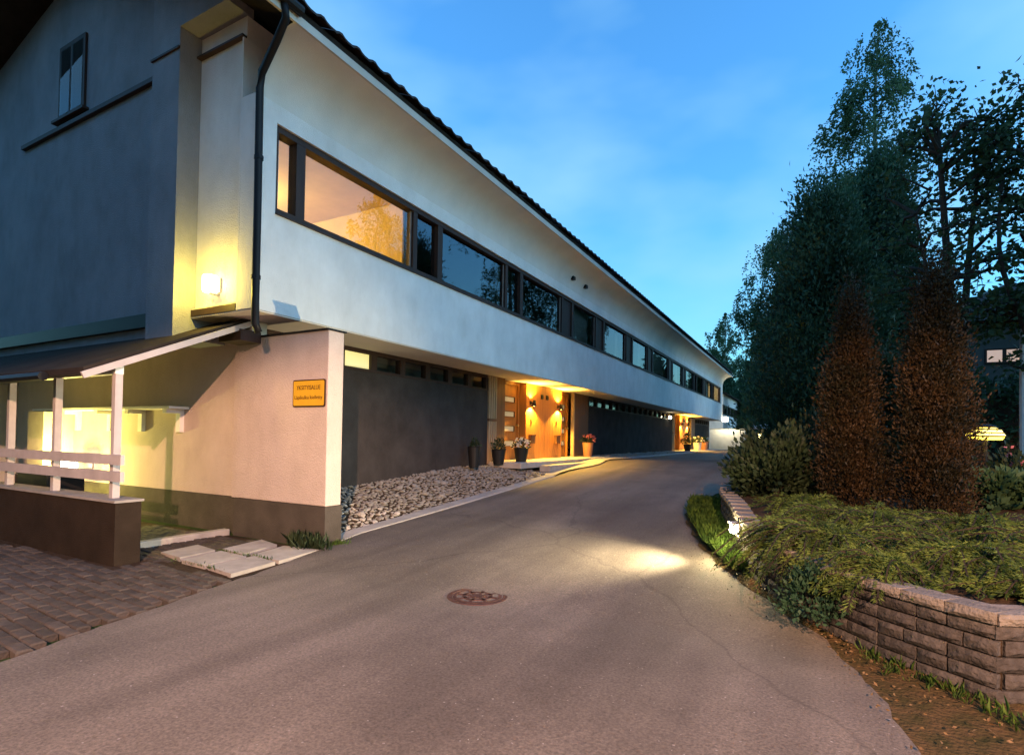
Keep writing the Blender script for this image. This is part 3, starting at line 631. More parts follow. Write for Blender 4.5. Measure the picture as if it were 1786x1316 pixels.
# ---------------------------------------------------------------- lamps on the buildings
def wall_lamp(loc, axis, label, watts, col, mt, r=.07, h=.2, group=None, off=.13):
    """cylinder glass on a wall plate; axis = outward normal"""
    x, y, z = loc; ax = Vector(axis); o = empty('wall_lamp', loc, label, 'lamp', group)
    b = MB(); p = Vector(loc)
    s_ = Vector((abs(ax.y), abs(ax.x), 0))*.07
    b.box(min(x-s_.x, x+ax.x*.03), max(x+s_.x, x+ax.x*.03), min(y-s_.y, y+ax.y*.03), max(y+s_.y, y+ax.y*.03), z-.1, z+.1); b.build('wall_plate', 'rail_paint', o)
    c = p+ax*off; b = MB(); b.bar(p+Vector((0, 0, -h/2-.01)), c+Vector((0, 0, -h/2-.01)), .05, .025); b.build('arm', 'rail_paint', o)
    b = MB(); b.lathe((c.x, c.y, c.z-h/2), [(.0, 0), (r*.9, 0), (r, .02), (r, h-.02), (r*.9, h), (0, h)], 16); g_ = b.build('glass_shade', mt, o, smooth=True); g_.visible_shadow = True
    lamp('bulb', tuple(c+ax*(r+.06)), watts, col, o, .07)
    return o
wall_lamp((-7.42, 4.818, 3.63), (0, -1, 0), 'glowing cylinder wall lamp in the recess at the building corner', 55, (1, .70, .07), 'lamp_warm', .1, .23)
wall_lamp((-12.2, 5.449, .93), (0, -1, 0), 'bright low wall lamp under the porch roof', 330, (1, .84, .18), 'lamp_hot', .13, .2, off=.38)
wall_lamp((FX-.1, Y1+.0, 3.35), (.7, .7, 0), 'bright white lamp on the far corner of the long building', 230, (1, .84, .5), 'lamp_hot', .22, .4, off=.4)
def updown(loc, label, group):
    o = empty('door_lamp', loc, label, 'lamp', group); x, y, z = loc
    b = MB(); b.box(x, x+.03, y-.05, y+.05, z-.06, z+.06); b.box(x+.03, x+.09, y-.02, y+.02, z-.02, z+.02); b.build('bracket', 'black_metal', o)
    b = MB(); b.lathe((x+.14, y, z-.1), [(.075, 0), (.05, .1), (.05, .18), (.045, .18), (.045, .1), (.07, 0)], 14); b.build('lamp_shade', 'black_metal', o, smooth=True)
    b = MB(); b.lathe((x+.14, y, z-.09), [(.0, -.02), (.04, 0), (.045, .04), (.03, .08), (0, .09)], 12); b.build('bulb_glass', 'lamp_amber', o, smooth=True)
    lamp('bulb_down', (x+.11, y, z-.115), 560, (1, .57, .07), o, .03, spot=(138, .3, (0, 0, 0)))
    lamp('bulb_up', (x+.14, y, z+.10), 200, (1, .6, .09), o, .03, spot=(140, .4, (math.pi, 0, 0)))
gr = 'lamps beside the wooden doors'
updown((GX, 13.52+1.5, 2.62), 'door lamp nearest the camera, left one at the near entrance', gr); updown((GX, 13.52+3.55, 2.62), 'door lamp on the right at the near entrance', gr)
updown((GX, 35.35+1.5, 2.62), 'left door lamp at the far wooden entrance', gr); updown((GX, 35.35+3.55, 2.62), 'right door lamp at the far wooden entrance', gr)
o = empty('globe_lamp', (GX, 33.2, 2.95), 'tiny white globe lamp on the dark wall before the far entrance', 'lamp')
b = MB(); b.lathe((GX+.14, 33.2, 2.9), [(0, -.1), (.07, -.07), (.1, 0), (.07, .07), (0, .1)], 12); b.build('globe', 'lamp_hot', o, smooth=True); b = MB(); b.bar((GX, 33.2, 2.9), (GX+.06, 33.2, 2.9), .04, .04); b.build('arm', 'black_metal', o)

# ---------------------------------------------------------------- low wall and second row beyond the building
o = empty('garden_wall', (-6, 49, 0), 'pale low wall lit by the lamp at the far building corner', 'wall')
b = MB(); b.box(-7.7, -4.95, 49.3, 49.6, .8, 2.55); b.build('wall_body', 'plaster_white', o); b = MB(); b.box(-7.72, -4.93, 49.28, 49.62, 2.551, 2.6); b.build('coping', 'concrete', o)
B2 = empty('row_building', (-7.5, 56, 0), 'second white row house beyond the long building', 'building')
b = MB(); b.box(-12, -7.3, 54, 66, 2.6, 4.0); b.box(-12, -7.3, 54, 66, 4.95, 5.9); b.box(-12, -7.5, 54, 66, .8, 2.6); b.box(-12, -7.45, 54, 66, 4.0, 4.95); b.build('wall', 'plaster_white', B2)
b = MB(); i = 0
b.quad((-6.9, 53.6, 5.85), (-6.9, 66.5, 5.85), (-11, 66.5, 7.3), (-11, 53.6, 7.3)); b.quad((-6.9, 53.6, 5.95), (-11, 53.6, 7.4), (-11, 66.5, 7.4), (-6.9, 66.5, 5.95)); b.quad((-6.9, 53.6, 5.85), (-11, 53.6, 7.3), (-11, 53.6, 7.4), (-6.9, 53.6, 5.95)); b.quad((-6.9, 53.6, 5.85), (-6.9, 53.6, 5.95), (-6.9, 66.5, 5.95), (-6.9, 66.5, 5.85)); b.build('roof', 'canopy_roof', B2)
for k in range(5):
    b = MB(); y = 54.4+k*2.3; b.box(-7.45, -7.32, y, y+2.2, 4.0, 4.95); w_ = b.build('window', 'dark_wood', B2); b = MB(); b.quad((-7.315, y+.5, 4.08), (-7.315, y+2.1, 4.08), (-7.315, y+2.1, 4.87), (-7.315, y+.5, 4.87)); b.build('pane', 'glass', w_)

# ================================================================ foliage tools
def leafmesh(name, P, D, S, mt, parent=None, width=.5, fold=.25, at=(0, 0, 0)):
    """P base points, D unit directions, S lengths: folded diamond leaves, one mesh"""
    P = np.asarray(P, float); D = np.asarray(D, float); S = np.asarray(S, float)[:, None]
    D = D/np.maximum(np.linalg.norm(D, axis=1, keepdims=True), 1e-6)
    R = rng.normal(size=P.shape); A = np.cross(D, R); A /= np.maximum(np.linalg.norm(A, axis=1, keepdims=True), 1e-6); Nn = np.cross(A, D)
    n = len(P); V = np.empty((n, 4, 3))
    V[:, 0] = P; V[:, 2] = P+D*S; mid = P+D*S*.45+Nn*S*fold*.3
    V[:, 1] = mid-A*S*width/2; V[:, 3] = mid+A*S*width/2
    i = np.arange(n)[:, None]*4; F = np.concatenate([i+np.array([[0, 1, 2]]), i+np.array([[0, 2, 3]])])
    me_ = fastmesh(name, V.reshape(-1, 3)-np.array(at), F); me_.materials.append(M[mt])
    o = bpy.data.objects.new(name, me_); C.objects.link(o); o.parent = parent; o.location = Vector(at)-wloc(parent); WORLD[o.name] = Vector(at); return o
def rdir(n, up=0.): 
    v = rng.normal(size=(n, 3)); v[:, 2] += up; return v/np.linalg.norm(v, axis=1, keepdims=True)
def limb(p, d, L_, n=6, bend=.15, lift=0.):
    pts = [Vector(p)]; d = Vector(d).normalized()
    for k in range(n):
        d = (d+Vector((random.gauss(0, bend), random.gauss(0, bend), random.gauss(0, bend)+lift))).normalized(); pts.append(pts[-1]+d*L_/n)
    return pts
def birch(base, h, r, label, strands, leaves_per=22, leaf=.11, lean=0., group='birch trees', low=.12):
    o = empty('birch_tree', base, label, 'tree', group); bx, by, bz = base; tb = MB()
    tp = [Vector((bx+lean*(k/10)**1.5+random.gauss(0, .05), by+random.gauss(0, .05), bz+h*k/10)) for k in range(11)]
    tb.tube(tp, [max(.02, .012*h*(1-k/10.6)) for k in range(11)], 8)
    P = []; D = []
    nl = int(h*3.6)
    for i in range(nl):
        t = low+(1-low-.04)*(i+random.random())/nl; k = min(9, int(t*10)); p0 = tp[k].lerp(tp[k+1], t*10-k)
        a = random.uniform(0, 6.283); rad = r*min(1, (1.03-t)*3.0)*min(1, .55+t*2)*random.uniform(.6, 1.05)
        lb = limb(p0, (math.cos(a), math.sin(a), random.uniform(.5, 1.1)), rad*1.1, 6, .1, -.02)
        tb.tube(lb, [.05*(1-q/6.6)*max(.3, 1-t) for q in range(7)], 4, False)
        for s in range(max(2, int(strands*rad/r))):
            q = random.uniform(.3, 1); kk = min(5, int(q*6)); st = lb[kk].lerp(lb[kk+1], q*6-kk)+Vector((random.gauss(0, .25), random.gauss(0, .25), random.gauss(0, .15)))
            ln = random.uniform(.4, 1.5)*min(1.2, h/14); sw = Vector((math.cos(a)*.25+random.gauss(0, .15), math.sin(a)*.25+random.gauss(0, .15), -1)).normalized()
            m_ = leaves_per
            for j in range(m_):
                f = random.random(); pt = st+sw*ln*f+Vector((random.gauss(0, .07), random.gauss(0, .07), random.gauss(0, .05))); P.append(pt); D.append((sw.x+random.gauss(0, .5), sw.y+random.gauss(0, .5), sw.z*.6+random.gauss(0, .4)))
    for j in range(260):
        f = random.random()**1.5; pt = tp[10]-Vector((0, 0, h*.1*f))+Vector((random.gauss(0, .04+.35*f), random.gauss(0, .04+.35*f), 0)); P.append(pt); D.append((random.gauss(0, .6), random.gauss(0, .6), -.7))
    tb.build('trunk', 'bark_birch', o, smooth=True)
    leafmesh('crown', P, D, rng.uniform(.7, 1.3, len(P))*leaf, 'birch_leaf', o, .6); return o
def broadleaf(base, stems, label, leaf, nl, crown, mt='broad_leaf', group='broad-leaved trees by the garden'):
    """stems: list of polylines; crown: list of (centre, radius) clumps"""
    o = empty('broadleaf_tree', base, label, 'tree', group); tb = MB(); P = []; D = []
    for st, r0 in stems:
        pts = curve(st, 4); tb.tube(pts, [r0*(1-.75*k/len(pts)) for k in range(len(pts))], 8)
    allp = [Vector(p) for st, _ in stems for p in curve(st, 4)]
    for c, r in crown:
        c = Vector(c); near = min(allp, key=lambda q: (q-c).length+(1.2 if q.z > c.z else 0)+max(0, 2.5-q.z))
        mid = near.lerp(c, .5)+Vector((random.gauss(0, .15), random.gauss(0, .15), .1)); tb.tube([near, mid, c], [.045, .03, .012], 5, False)
        m_ = int(nl*r*r)
        for t in range(max(4, m_//14)):
            v = Vector(rdir(1)[0])*r*random.uniform(.35, 1.05); v.z *= .75; tw = c+v; tb.tube([c+v*.1, c+v*.6+Vector((0, 0, .05)), tw], [.012, .008, .004], 3, False)
            for k in range(14):
                q = Vector((random.gauss(0, .17), random.gauss(0, .17), random.gauss(0, .11))); P.append(tw+q-v*random.uniform(0, .4)); D.append((v.x+random.gauss(0, .5), v.y+random.gauss(0, .5), -.25+random.gauss(0, .35)))
    tb.build('trunk', 'bark_dark', o, smooth=True)
    leafmesh('crown', P, D, rng.uniform(.6, 1.25, len(P))*leaf, mt, o, .62); return o
def evergreen(base, h, r, n, label, mt, name='evergreen_tree', leaf=.12, power=.75, lumps=9, cat='tree', group=None, trunk=True, low=0.0, twist=1., amp=.17, plume=1.9):
    """dense column of upswept sprays on an uneven, lumpy envelope"""
    o = empty(name, base, label, cat, group); bx, by, bz = base
    nc = max(60, int(n/(55 if plume < 3 else 130))); tcl = rng.uniform(low, 1, nc)**.85; ac = rng.uniform(0, 2*math.pi, nc)
    ph = rng.uniform(0, 6.28, lumps); fa = rng.integers(1, 5, lumps); ft = rng.uniform(3, 14, lumps)
    lump = sum(np.sin(fa[k]*ac+ft[k]*tcl*twist+ph[k]) for k in range(lumps))/lumps**.5
    env = r*np.power(np.clip(1-tcl, 0, 1), power)*np.clip(.62+2.2*tcl, 0, 1)*(1+amp*lump)*rng.uniform(.8, 1.12, nc)
    qc = np.where(rng.random(nc) < .75, rng.uniform(.8, 1., nc), rng.uniform(.1, .8, nc))
    cen = np.stack([bx+env*qc*np.cos(ac), by+env*qc*np.sin(ac), bz+h*tcl*.97], 1)
    k = rng.integers(0, nc, n); sg = r*.13+.02; off = rng.normal(size=(n, 3))*np.array([sg, sg, sg*plume]); P = cen[k]+off
    P[:, 2] = np.maximum(P[:, 2], bz+.02)
    D = np.stack([np.cos(ac[k])*.6, np.sin(ac[k])*.6, np.full(n, .8)], 1)+rng.normal(size=(n, 3))*.5
    if trunk:
        tb = MB(); tb.tube([(bx, by, bz-.05), (bx, by, bz+h*.5), (bx, by, bz+h*.93)], [.03*h**.7, .02*h**.7, .008], 7); tb.build('trunk', 'bark_dark', o)
    leafmesh('foliage' if cat != 'tree' else 'crown', P, D, rng.uniform(.5, 1.4, n)*leaf, mt, o, .42); return o

# ================================================================ planter wall of rough blocks
left = curve([(.96, 4.25), (.32, 4.82), (-.28, 5.7), (-.70, 6.8), (-.98, 8.0), (-1.28, 9.3), (-1.2, 10.4), (-.8, 11.3), (0, 12)], 10)
right = [Vector((.96, 4.25, 0)), Vector((1.8, 4.64, 0)), Vector((2.8, 5.1, 0))]
def wtop(y): return interp([(4, .55), (5, .56), (6, .59), (7, .66), (8, .73), (9.5, .80), (12, .88)], y)
PL = empty('planter_wall', (.3, 4.9, 0), 'curved retaining wall of rough brown blocks around the planted bed', 'wall')
def resample(pts, step, off):
    out = []; acc = -off; pts = [Vector(p) for p in pts]
    seg = [(pts[i], pts[i+1]) for i in range(len(pts)-1)]; total = sum((b-a).length for a, b in seg); s = off
    res = []; d0 = 0
    for a, b in seg:
        ln = (b-a).length
        while s <= d0+ln: res.append((a.lerp(b, (s-d0)/ln), (b-a).normalized())); s += step
        d0 += ln
    return res
CH = .096
def rough_block(lx, ly, lz, seed):
    """split-face block: front (local -Y) bulges and is uneven, arrises chipped"""
    r = random.Random(seed); v = []; f = []; nx_, nz_ = 4, 3
    for j in range(nz_+1):
        for i in range(nx_+1):
            ex = i in (0, nx_); ez = j in (0, nz_)
            yy = -ly/2+(.014 if ex or ez else r.uniform(-.009, .003)); v.append((lx*(i/nx_-.5)*(1-(.02 if ez else 0))+r.uniform(-.003, .003), yy+r.uniform(-.003, .003), lz*(j/nz_-.5)+r.uniform(-.002, .002)))
    W_ = nx_+1
    for j in range(nz_):
        for i in range(nx_): f.append([j*W_+i, j*W_+i+1, (j+1)*W_+i+1, (j+1)*W_+i])
    n0 = len(v); v += [(-lx/2, ly/2, -lz/2), (lx/2, ly/2, -lz/2), (lx/2, ly/2, lz/2), (-lx/2, ly/2, lz/2)]
    f += [[n0+3, n0+2, n0+1, n0], [nz_*W_+i for i in range(W_)]+[n0+2, n0+3], [i for i in range(W_)][::-1]+[n0, n0+1][::1]]
    f += [[j*W_ for j in range(nz_+1)]+[n0+3, n0], [j*W_+nx_ for j in range(nz_+1)][::-1]+[n0+1, n0+2]]
    me_ = fastmesh('brick', v, f); me_.materials.append(M['brick']); return me_
bm_l = [rough_block(.265, .16, CH-.012, s) for s in range(5)]; bm_s = [rough_block(.175, .16, CH-.012, 20+s) for s in range(4)]
cap_m = []
for s in range(3):
    me_ = rough_block(.27, .22, .07, 50+s); me_.materials.clear(); me_.materials.append(M['cap']); cap_m.append(me_)
core = MB()
for path, side in ((left, 1), (right, -1)):
    for k in range(len(path)-1):
        a, b_ = Vector(path[k]), Vector(path[k+1]); d = (b_-a).normalized(); nrm = Vector((d.y, -d.x, 0))*(1 if side == 1 else -1)
        a2, b2 = a+nrm*.03*0 + nrm*.05, b_+nrm*.05; a3, b3 = a+nrm*.15, b_+nrm*.15; za, zb = wtop(a.y)-.06, wtop(b_.y)-.06
        core.quad((a2.x, a2.y, -.2), (b2.x, b2.y, -.2), (b2.x, b2.y, zb), (a2.x, a2.y, za)); core.quad((a2.x, a2.y, za), (b2.x, b2.y, zb), (b3.x, b3.y, zb), (a3.x, a3.y, za)); core.quad((b3.x, b3.y, -.2), (a3.x, a3.y, -.2), (a3.x, a3.y, za), (b3.x, b3.y, zb))
core.build('mortar_core', 'soil', PL)
for path, side in ((left, 1), (right, -1)):
    for c in range(7):
        off = .0 if side == 1 else (.0 if c % 2 == 0 else .05)
        sdist = off; tot = sum((path[i+1]-path[i]).length for i in range(len(path)-1)); k = c if side == 1 else c+1
        while sdist < tot-.1:
            long_ = (k % 3) != 1; w = .275 if long_ else .185; k += 1
            r_ = resample(path, 1e9, sdist+w/2)
            sdist += w
            if not r_: break
            p, d = r_[0]
            z = wtop(p.y)-.062-CH*(c+.5)
            if z < G(p.y)-.12: continue
            ang = math.atan2(d.y, d.x)+(math.pi if side == 1 else 0); nrm = Vector((d.y, -d.x, 0))*(1 if side == 1 else -1)
            q = p+nrm*(.08-.012*c*-.0)
            inst('brick', random.choice(bm_l if long_ else bm_s), PL, (q.x, q.y, z), (random.uniform(-.02, .02), random.uniform(-.012, .012), ang+random.uniform(-.025, .025)))
    for p, d in resample(path, .275, .14):
        ang = math.atan2(d.y, d.x)+(math.pi if side == 1 else 0); nrm = Vector((d.y, -d.x, 0))*(1 if side == 1 else -1); q = p+nrm*.085
        inst('cap_block', random.choice(cap_m), PL, (q.x, q.y, wtop(p.y)-.028), (random.uniform(-.012, .012), 0, ang+random.uniform(-.01, .01)))
# soil of the planted bed
b = MB(); ysb = [4.3+.3*k for k in range(34)]
lf = sorted([(p.y, p.x) for p in left if p.y < 9.6])
def bedx(y): return interp(lf, y)+.12 if y < 9.5 else -1.1+(y-9.5)*.05
def bedz(x, y): return wtop(y)-.07+.04*math.sin(x*2.1+y)+.05*min(1, max(0, (x-bedx(y))/2))
for y in ysb:
    x0 = bedx(y); xe = 14
    for k in range(15): t = (k/14)**1.8; x = x0+(xe-x0)*t; yy = y if y > 4.35+.0 else 4.3; 
    row = [(x0+(xe-x0)*(k/14)**1.8, max(y, min(5.2, 4.36+.46*max(0, (x0+(xe-x0)*(k/14)**1.8)-.96)) if y < 5.6 else y), 0) for k in range(15)]
    b.v += [(x, yy, bedz(x, yy)) for x, yy, _ in row]
for j in range(len(ysb)-1):
    for k in range(14): b.f.append([j*15+k, j*15+k+1, (j+1)*15+k+1, (j+1)*15+k])
tag(b.build('planted_bed', 'soil', smooth=True), 'dark soil of the raised planted bed', 'soil', kind='structure')
# verge between asphalt and planter: dirt, leaf litter, weeds
b = MB(); vy = [2.2+.2*k for k in range(48)]
for y in vy:
    xa = interp(XR, y)-.06; xb = (interp(lf, y)+.1) if 4.3 < y < 9.6 else (interp(lf, 4.3)+.35+max(0, 4.3-y)*2.5 if y <= 4.3 else -1.1)
    for k in range(7): t = k/6; b.v.append((xa+(xb-xa)*t+(.03*math.sin(y*9) if k == 0 else 0), y, G(y)-.006+.05*t+.012*math.sin(9*y+5*t)*t))
for j in range(len(vy)-1):
    for k in range(6): b.f.append([j*7+k, j*7+k+1, (j+1)*7+k+1, (j+1)*7+k])
tag(b.build('verge', 'litter', smooth=True), 'strip of dirt and weeds at the foot of the planter wall', 'verge', kind='structure')
P = []; D = []; S = []
for _ in range(700):
    y = random.uniform(2.6, 6.6); xa = interp(XR, y)-.1; xb = (interp(lf, y)) if y > 4.3 else interp(lf, 4.3)+(4.3-y)*1.2
    x = random.uniform(xa, xb); P.append((x, y, G(y)+.02+random.uniform(0, .04))); D.append((random.gauss(0, 1), random.gauss(0, 1), random.gauss(0, .25))); S.append(random.uniform(.012, .035))
tag(leafmesh('leaf_litter', P, D, S, 'dead_leaf'), 'dry fallen leaves scattered on the verge', 'leaf litter', kind='stuff')
def blades(name, spots, label, mt='grass_leaf', hmin=.06, hmax=.2, per=1):
    P = []; D = []; S = []
    for (x, y, z, k) in spots:
        for _ in range(per): P.append((x+random.gauss(0, .012), y+random.gauss(0, .012), z)); D.append((random.gauss(0, .35), random.gauss(0, .35), 1)); S.append(random.uniform(hmin, hmax)*k)
    return tag(leafmesh(name, P, D, S, mt, width=.07, fold=.5), label, 'grass', kind='stuff')
sp_ = []
for _ in range(9000):
    y = random.uniform(6.55, 10.4); xa = interp(XR, y)+.03; xb = interp(lf, min(y, 9.5))-.02
    if xb > xa: x = random.uniform(xa, xb); sp_.append((x, y, G(y)+.02, 1.0 if y < 9 else 1.2))
blades('grass', sp_, 'wedge of green grass between lane and planter wall', per=2)
sp_ = []
for _ in range(500):
    y = random.uniform(3.0, 6.5); xa = interp(XR, y)+.08; xb = interp(lf, max(y, 4.3))+(max(0, 4.3-y)*.9)
    x = xb-abs(random.gauss(0, .16)); 
    if x > xa: sp_.append((x, y, G(y)+.02, random.choice([.3, .5, .7])))
blades('weeds', sp_, 'sparse weeds at the foot of the planter wall', per=4, hmax=.16)
sp_ = [(-6.02+random.gauss(0, .17), 5.27+random.gauss(0, .05), .0, 1) for _ in range(190)]
blades('grass_tuft', sp_, 'small grass tuft growing at the foot of the pink wall', 'shrub_leaf', .1, .28, 2)
sp_ = [(-6.3+random.uniform(-.4, .6), random.choice([4.45, 4.48, 3.84])+random.gauss(0, .02), .02, .3) for _ in range(140)]+[(-5.75+random.gauss(0, .06), 5.55+random.gauss(0, .1), .03, .5) for _ in range(80)]
blades('joint_grass', sp_, 'thin grass in the joints of the pale slabs', per=2)

# ---------------------------------------------------------------- manhole cover
mz = G(4.57)+.006
mo = empty('manhole_cover', (-2.85, 4.57, mz), 'round cast-iron manhole cover in the asphalt', 'manhole cover')
b = MB(); b.lathe((-2.85, 4.57, mz), [(.30, -.006), (.292, .004), (.25, .005), (.244, -.008)], 40); b.build('rim', 'iron', mo)
b = MB(); b.lathe((-2.85, 4.57, mz), [(.24, -.008), (.238, .004), (.205, .005), (.202, -.012), (.15, -.012), (.147, .005), (.115, .005), (.112, -.012), (.07, -.012), (.067, .005), (0, .005)], 36); co = b.build('lid', 'iron', mo)
b = MB()
for k in range(8):
    b = MB(); a = k*math.pi/4+.2; b.bar((-2.85+.07*math.cos(a), 4.57+.07*math.sin(a), mz-.002), (-2.85+.202*math.cos(a), 4.57+.202*math.sin(a), mz-.002), .03, .014); b.build('rib', 'iron', co)

# ---------------------------------------------------------------- pots at the doors
def pot(loc, prof, mt, label, plant, petal=None, r=.2, h=.25, n=260, group='plant pots at the entrances', leaf=.07):
    o = empty('plant_pot', loc, label, 'plant pot', group); b = MB(); b.lathe(loc, prof, 18); b.build('pot', mt, o, smooth=False)
    zt = max(p[1] for p in prof); c = np.array(loc)+np.array([0, 0, zt])
    b = MB(); rr_ = prof[-1][0]; b.lathe((loc[0], loc[1], loc[2]+zt-.03), [(max(p[0] for p in prof)*.92, 0), (0, .01)], 14); b.build('potting_soil', 'soil', o)
    if plant:
        v = rdir(n, .5)*rng.uniform(.1, 1, (n, 1))**.6*np.array([r, r, h]); v[:, 2] = np.abs(v[:, 2]); leafmesh('foliage', c+v, v+rng.normal(size=v.shape)*.08, rng.uniform(.6, 1.2, n)*leaf, plant, o, .5)
    if petal:
        m_ = n//2; v = rdir(m_, .9); v = v*np.array([r, r, h])*1.0; v[:, 2] = np.abs(v[:, 2])+.02; cl = v[rng.integers(0, 14, m_)]+rng.normal(size=(m_, 3))*.02; leafmesh('flowers', c+cl, rng.normal(size=cl.shape), np.full(m_, leaf*.8), petal, o, .8)
    return o
tall = [(.0, 0), (.11, 0), (.16, .5), (.17, .52), (.15, .52)]
pot((-7.25, 11.35, .80), tall, 'pot_black', 'slim black pot with dark plant, farther from the near doors', 'shrub_leaf', None, .13, .2, 160)
pot((-7.25, 12.55, .84), [(0, 0), (.13, 0), (.19, .38), (.2, .4), (.18, .4)], 'pot_black', 'squat black pot with bushy dark plant beside the wooden slats', 'shrub_leaf', None, .2, .3, 260)
pot((-6.95, 13.25, .9), [(0, 0), (.14, 0), (.2, .36), (.215, .38), (.19, .38)], 'pot_black', 'black pot with white flowers at the near doorstep', 'shrub_leaf', 'white_petal', .24, .24, 260)
pot((-7.2, 18.95, .9), [(0, 0), (.15, 0), (.2, .5), (.21, .52), (.18, .52)], 'terracotta', 'brown pot with pink flowers right of the near doors', 'shrub_leaf', 'pink_petal', .25, .28, 300)
pot((-6.9, 35.6, .9), [(0, 0), (.18, 0), (.26, .4), (.27, .42), (.24, .42)], 'pot_black', 'dark round potted bush at the far doors', 'shrub_leaf', None, .36, .7, 500, leaf=.1)
pot((-6.8, 38.4, .9), [(0, 0), (.2, 0), (.27, .5), (.28, .53), (.25, .53)], 'pot_white', 'white pot with pale flowers at the far doors', 'shrub_leaf', 'white_petal', .42, .38, 400, leaf=.1)
pot((-6.8, 41.0, .9), [(0, 0), (.22, 0), (.3, .55), (.31, .58), (.28, .58)], 'terracotta', 'terracotta pot with grey plant right of the white pot', 'hosta_leaf', 'white_petal', .34, .32, 400, leaf=.1)

# ---------------------------------------------------------------- planter wall light and garden lamps
pt = min(left, key=lambda p: abs(p.y-6.95))
o = empty('bulkhead_lamp', (pt.x, pt.y, .5), 'bright round bulkhead lamp on the planter wall beside the grass', 'lamp')
dn = Vector((-.93, -.36, 0)).normalized(); pc = Vector((pt.x, pt.y, .53))+dn*.0
b = MB(); b.bar(pc-dn*.02, pc+dn*.04, .16, .16); b.build('back_plate', 'rail_paint', o)
b = MB(); c0 = pc+dn*.075; b.lathe((c0.x, c0.y, c0.z), [(0, -.055), (.04, -.04), (.052, 0), (.04, .04), (0, .055)], 14); b.build('lens', 'lamp_hot', o, smooth=True)
b = MB(); b.bar(pc+Vector((0, 0, .07))-dn*.01, pc+Vector((0, 0, .07))+dn*.12, .15, .018); b.build('hood', 'rail_paint', o)
ll = pc+dn*.16; aim = Vector((-5.5, 5.6, .28))-ll; lamp('bulb', (ll.x, ll.y, ll.z+.03), 1000, (1, .8, .46), o, .06, spot=(96, 1.0, aim.to_track_quat('-Z', 'Y').to_euler())); lamp('spill', (ll.x, ll.y, ll.z+.02), 60, (1, .82, .42), o, .06)
def garden_lamp(loc, hgt, label, watts, col, mt, r=.16, name='garden_lamp'):
    x, y, z = loc; o = empty(name, loc, label, 'lamp'); b = MB(); b.tube([(x, y, z), (x, y, z+hgt)], .03, 8); b.build('pole', 'black_metal', o)
    b = MB(); b.lathe((x, y, z+hgt), [(0, 0), (r*.8, 0), (r*.95, .07), (r*.75, .16), (r*.5, .2), (0, .21)], 16); b.build('diffuser', mt, o, smooth=True)
    for k in range(3):
        b = MB(); b.lathe((x, y, z+hgt+.05+.055*k), [(r*1.0-.03*k, .0), (r*1.06-.03*k, .012), (r*.97-.03*k, .02)], 16); b.build('louvre', 'black_metal', o)
    b = MB(); b.lathe((x, y, z+hgt+.2), [(r*.6, 0), (r*.5, .03), (0, .07)], 14); b.build('cap', 'black_metal', o)
    if watts: lamp('bulb', (x, y-.0, z+hgt-.1), watts, col, o, .08)
    return o
garden_lamp((2.47, 11.6, .82), .82, 'louvred yellow garden lamp behind the right brown conifer', 14, (1, .62, .10), 'lamp_yellow', .27)
garden_lamp((3.1, 3.0, 0), 1.25, 'louvred garden lamp lighting the corner of the planter', 34, (1, .5, .12), 'lamp_amber', .14)
o = empty('dome_lamp', (-1.5, 19.7, .85), 'white domed garden lamp beside the lane behind the shrub', 'lamp')
b = MB(); b.lathe((-1.5, 19.7, 1.95), [(.0, .2), (.2, .17), (.36, .06), (.4, 0), (.37, 0), (.3, .07), (0, .14)], 18); b.build('dome_shade', 'dome_white', o, smooth=True); b = MB(); b.tube([(-1.5, 19.7, .8), (-1.5, 19.7, 2.1)], .035, 8); b.build('pole', 'black_metal', o)
b = MB(); b.lathe((-1.5, 19.62, 1.75), [(0, -.1), (.06, -.05), (.07, .03), (0, .1)], 10); b.build('bulb_glass', 'lamp_warm', o)
# street lamp behind the viewer, whose warm light falls on the lane and casts the porch shadow
o = empty('street_lamp', (3.95, -6.0, 0), 'tall street lamp standing beside the lane behind the viewer', 'street lamp')
b = MB(); b.tube([(3.95, -6.0, 0), (3.95, -6.0, 5.4), (3.85, -5.8, 5.63), (3.55, -5.5, 5.68)], [.07, .05, .045, .04], 10); b.build('pole', 'black_metal', o)
b = MB(); b.lathe((3.4, -5.4, 5.56), [(0, .16), (.12, .14), (.26, .02), (.27, 0), (.25, 0), (.1, .1), (0, .12)], 20); b.build('hood', 'black_metal', o, smooth=True)
b = MB(); b.lathe((3.4, -5.4, 5.58), [(0, -.05), (.09, -.02), (.1, .03), (0, .06)], 14); b.build('lens', 'lamp_amber', o, smooth=True)
lamp('bulb', (3.4, -5.4, 5.5), 13000, (1, .535, .315), o, .07, spot=(163, .1, (0, 0, 0)))
# pale lamp post at the right edge
o = empty('lamp_post', (3.65, 14.5, .8), 'slim pale post standing at the right edge of the garden', 'post')
b = MB(); b.tube([(3.65, 14.5, .8), (3.65, 14.5, 4.3)], [.04, .035], 8); b.build('pole', 'rail_paint', o); b = MB(); b.lathe((3.65, 14.5, .8), [(.1, 0), (.1, .04), (.045, .06)], 12); b.build('base_plate', 'rail_paint', o)

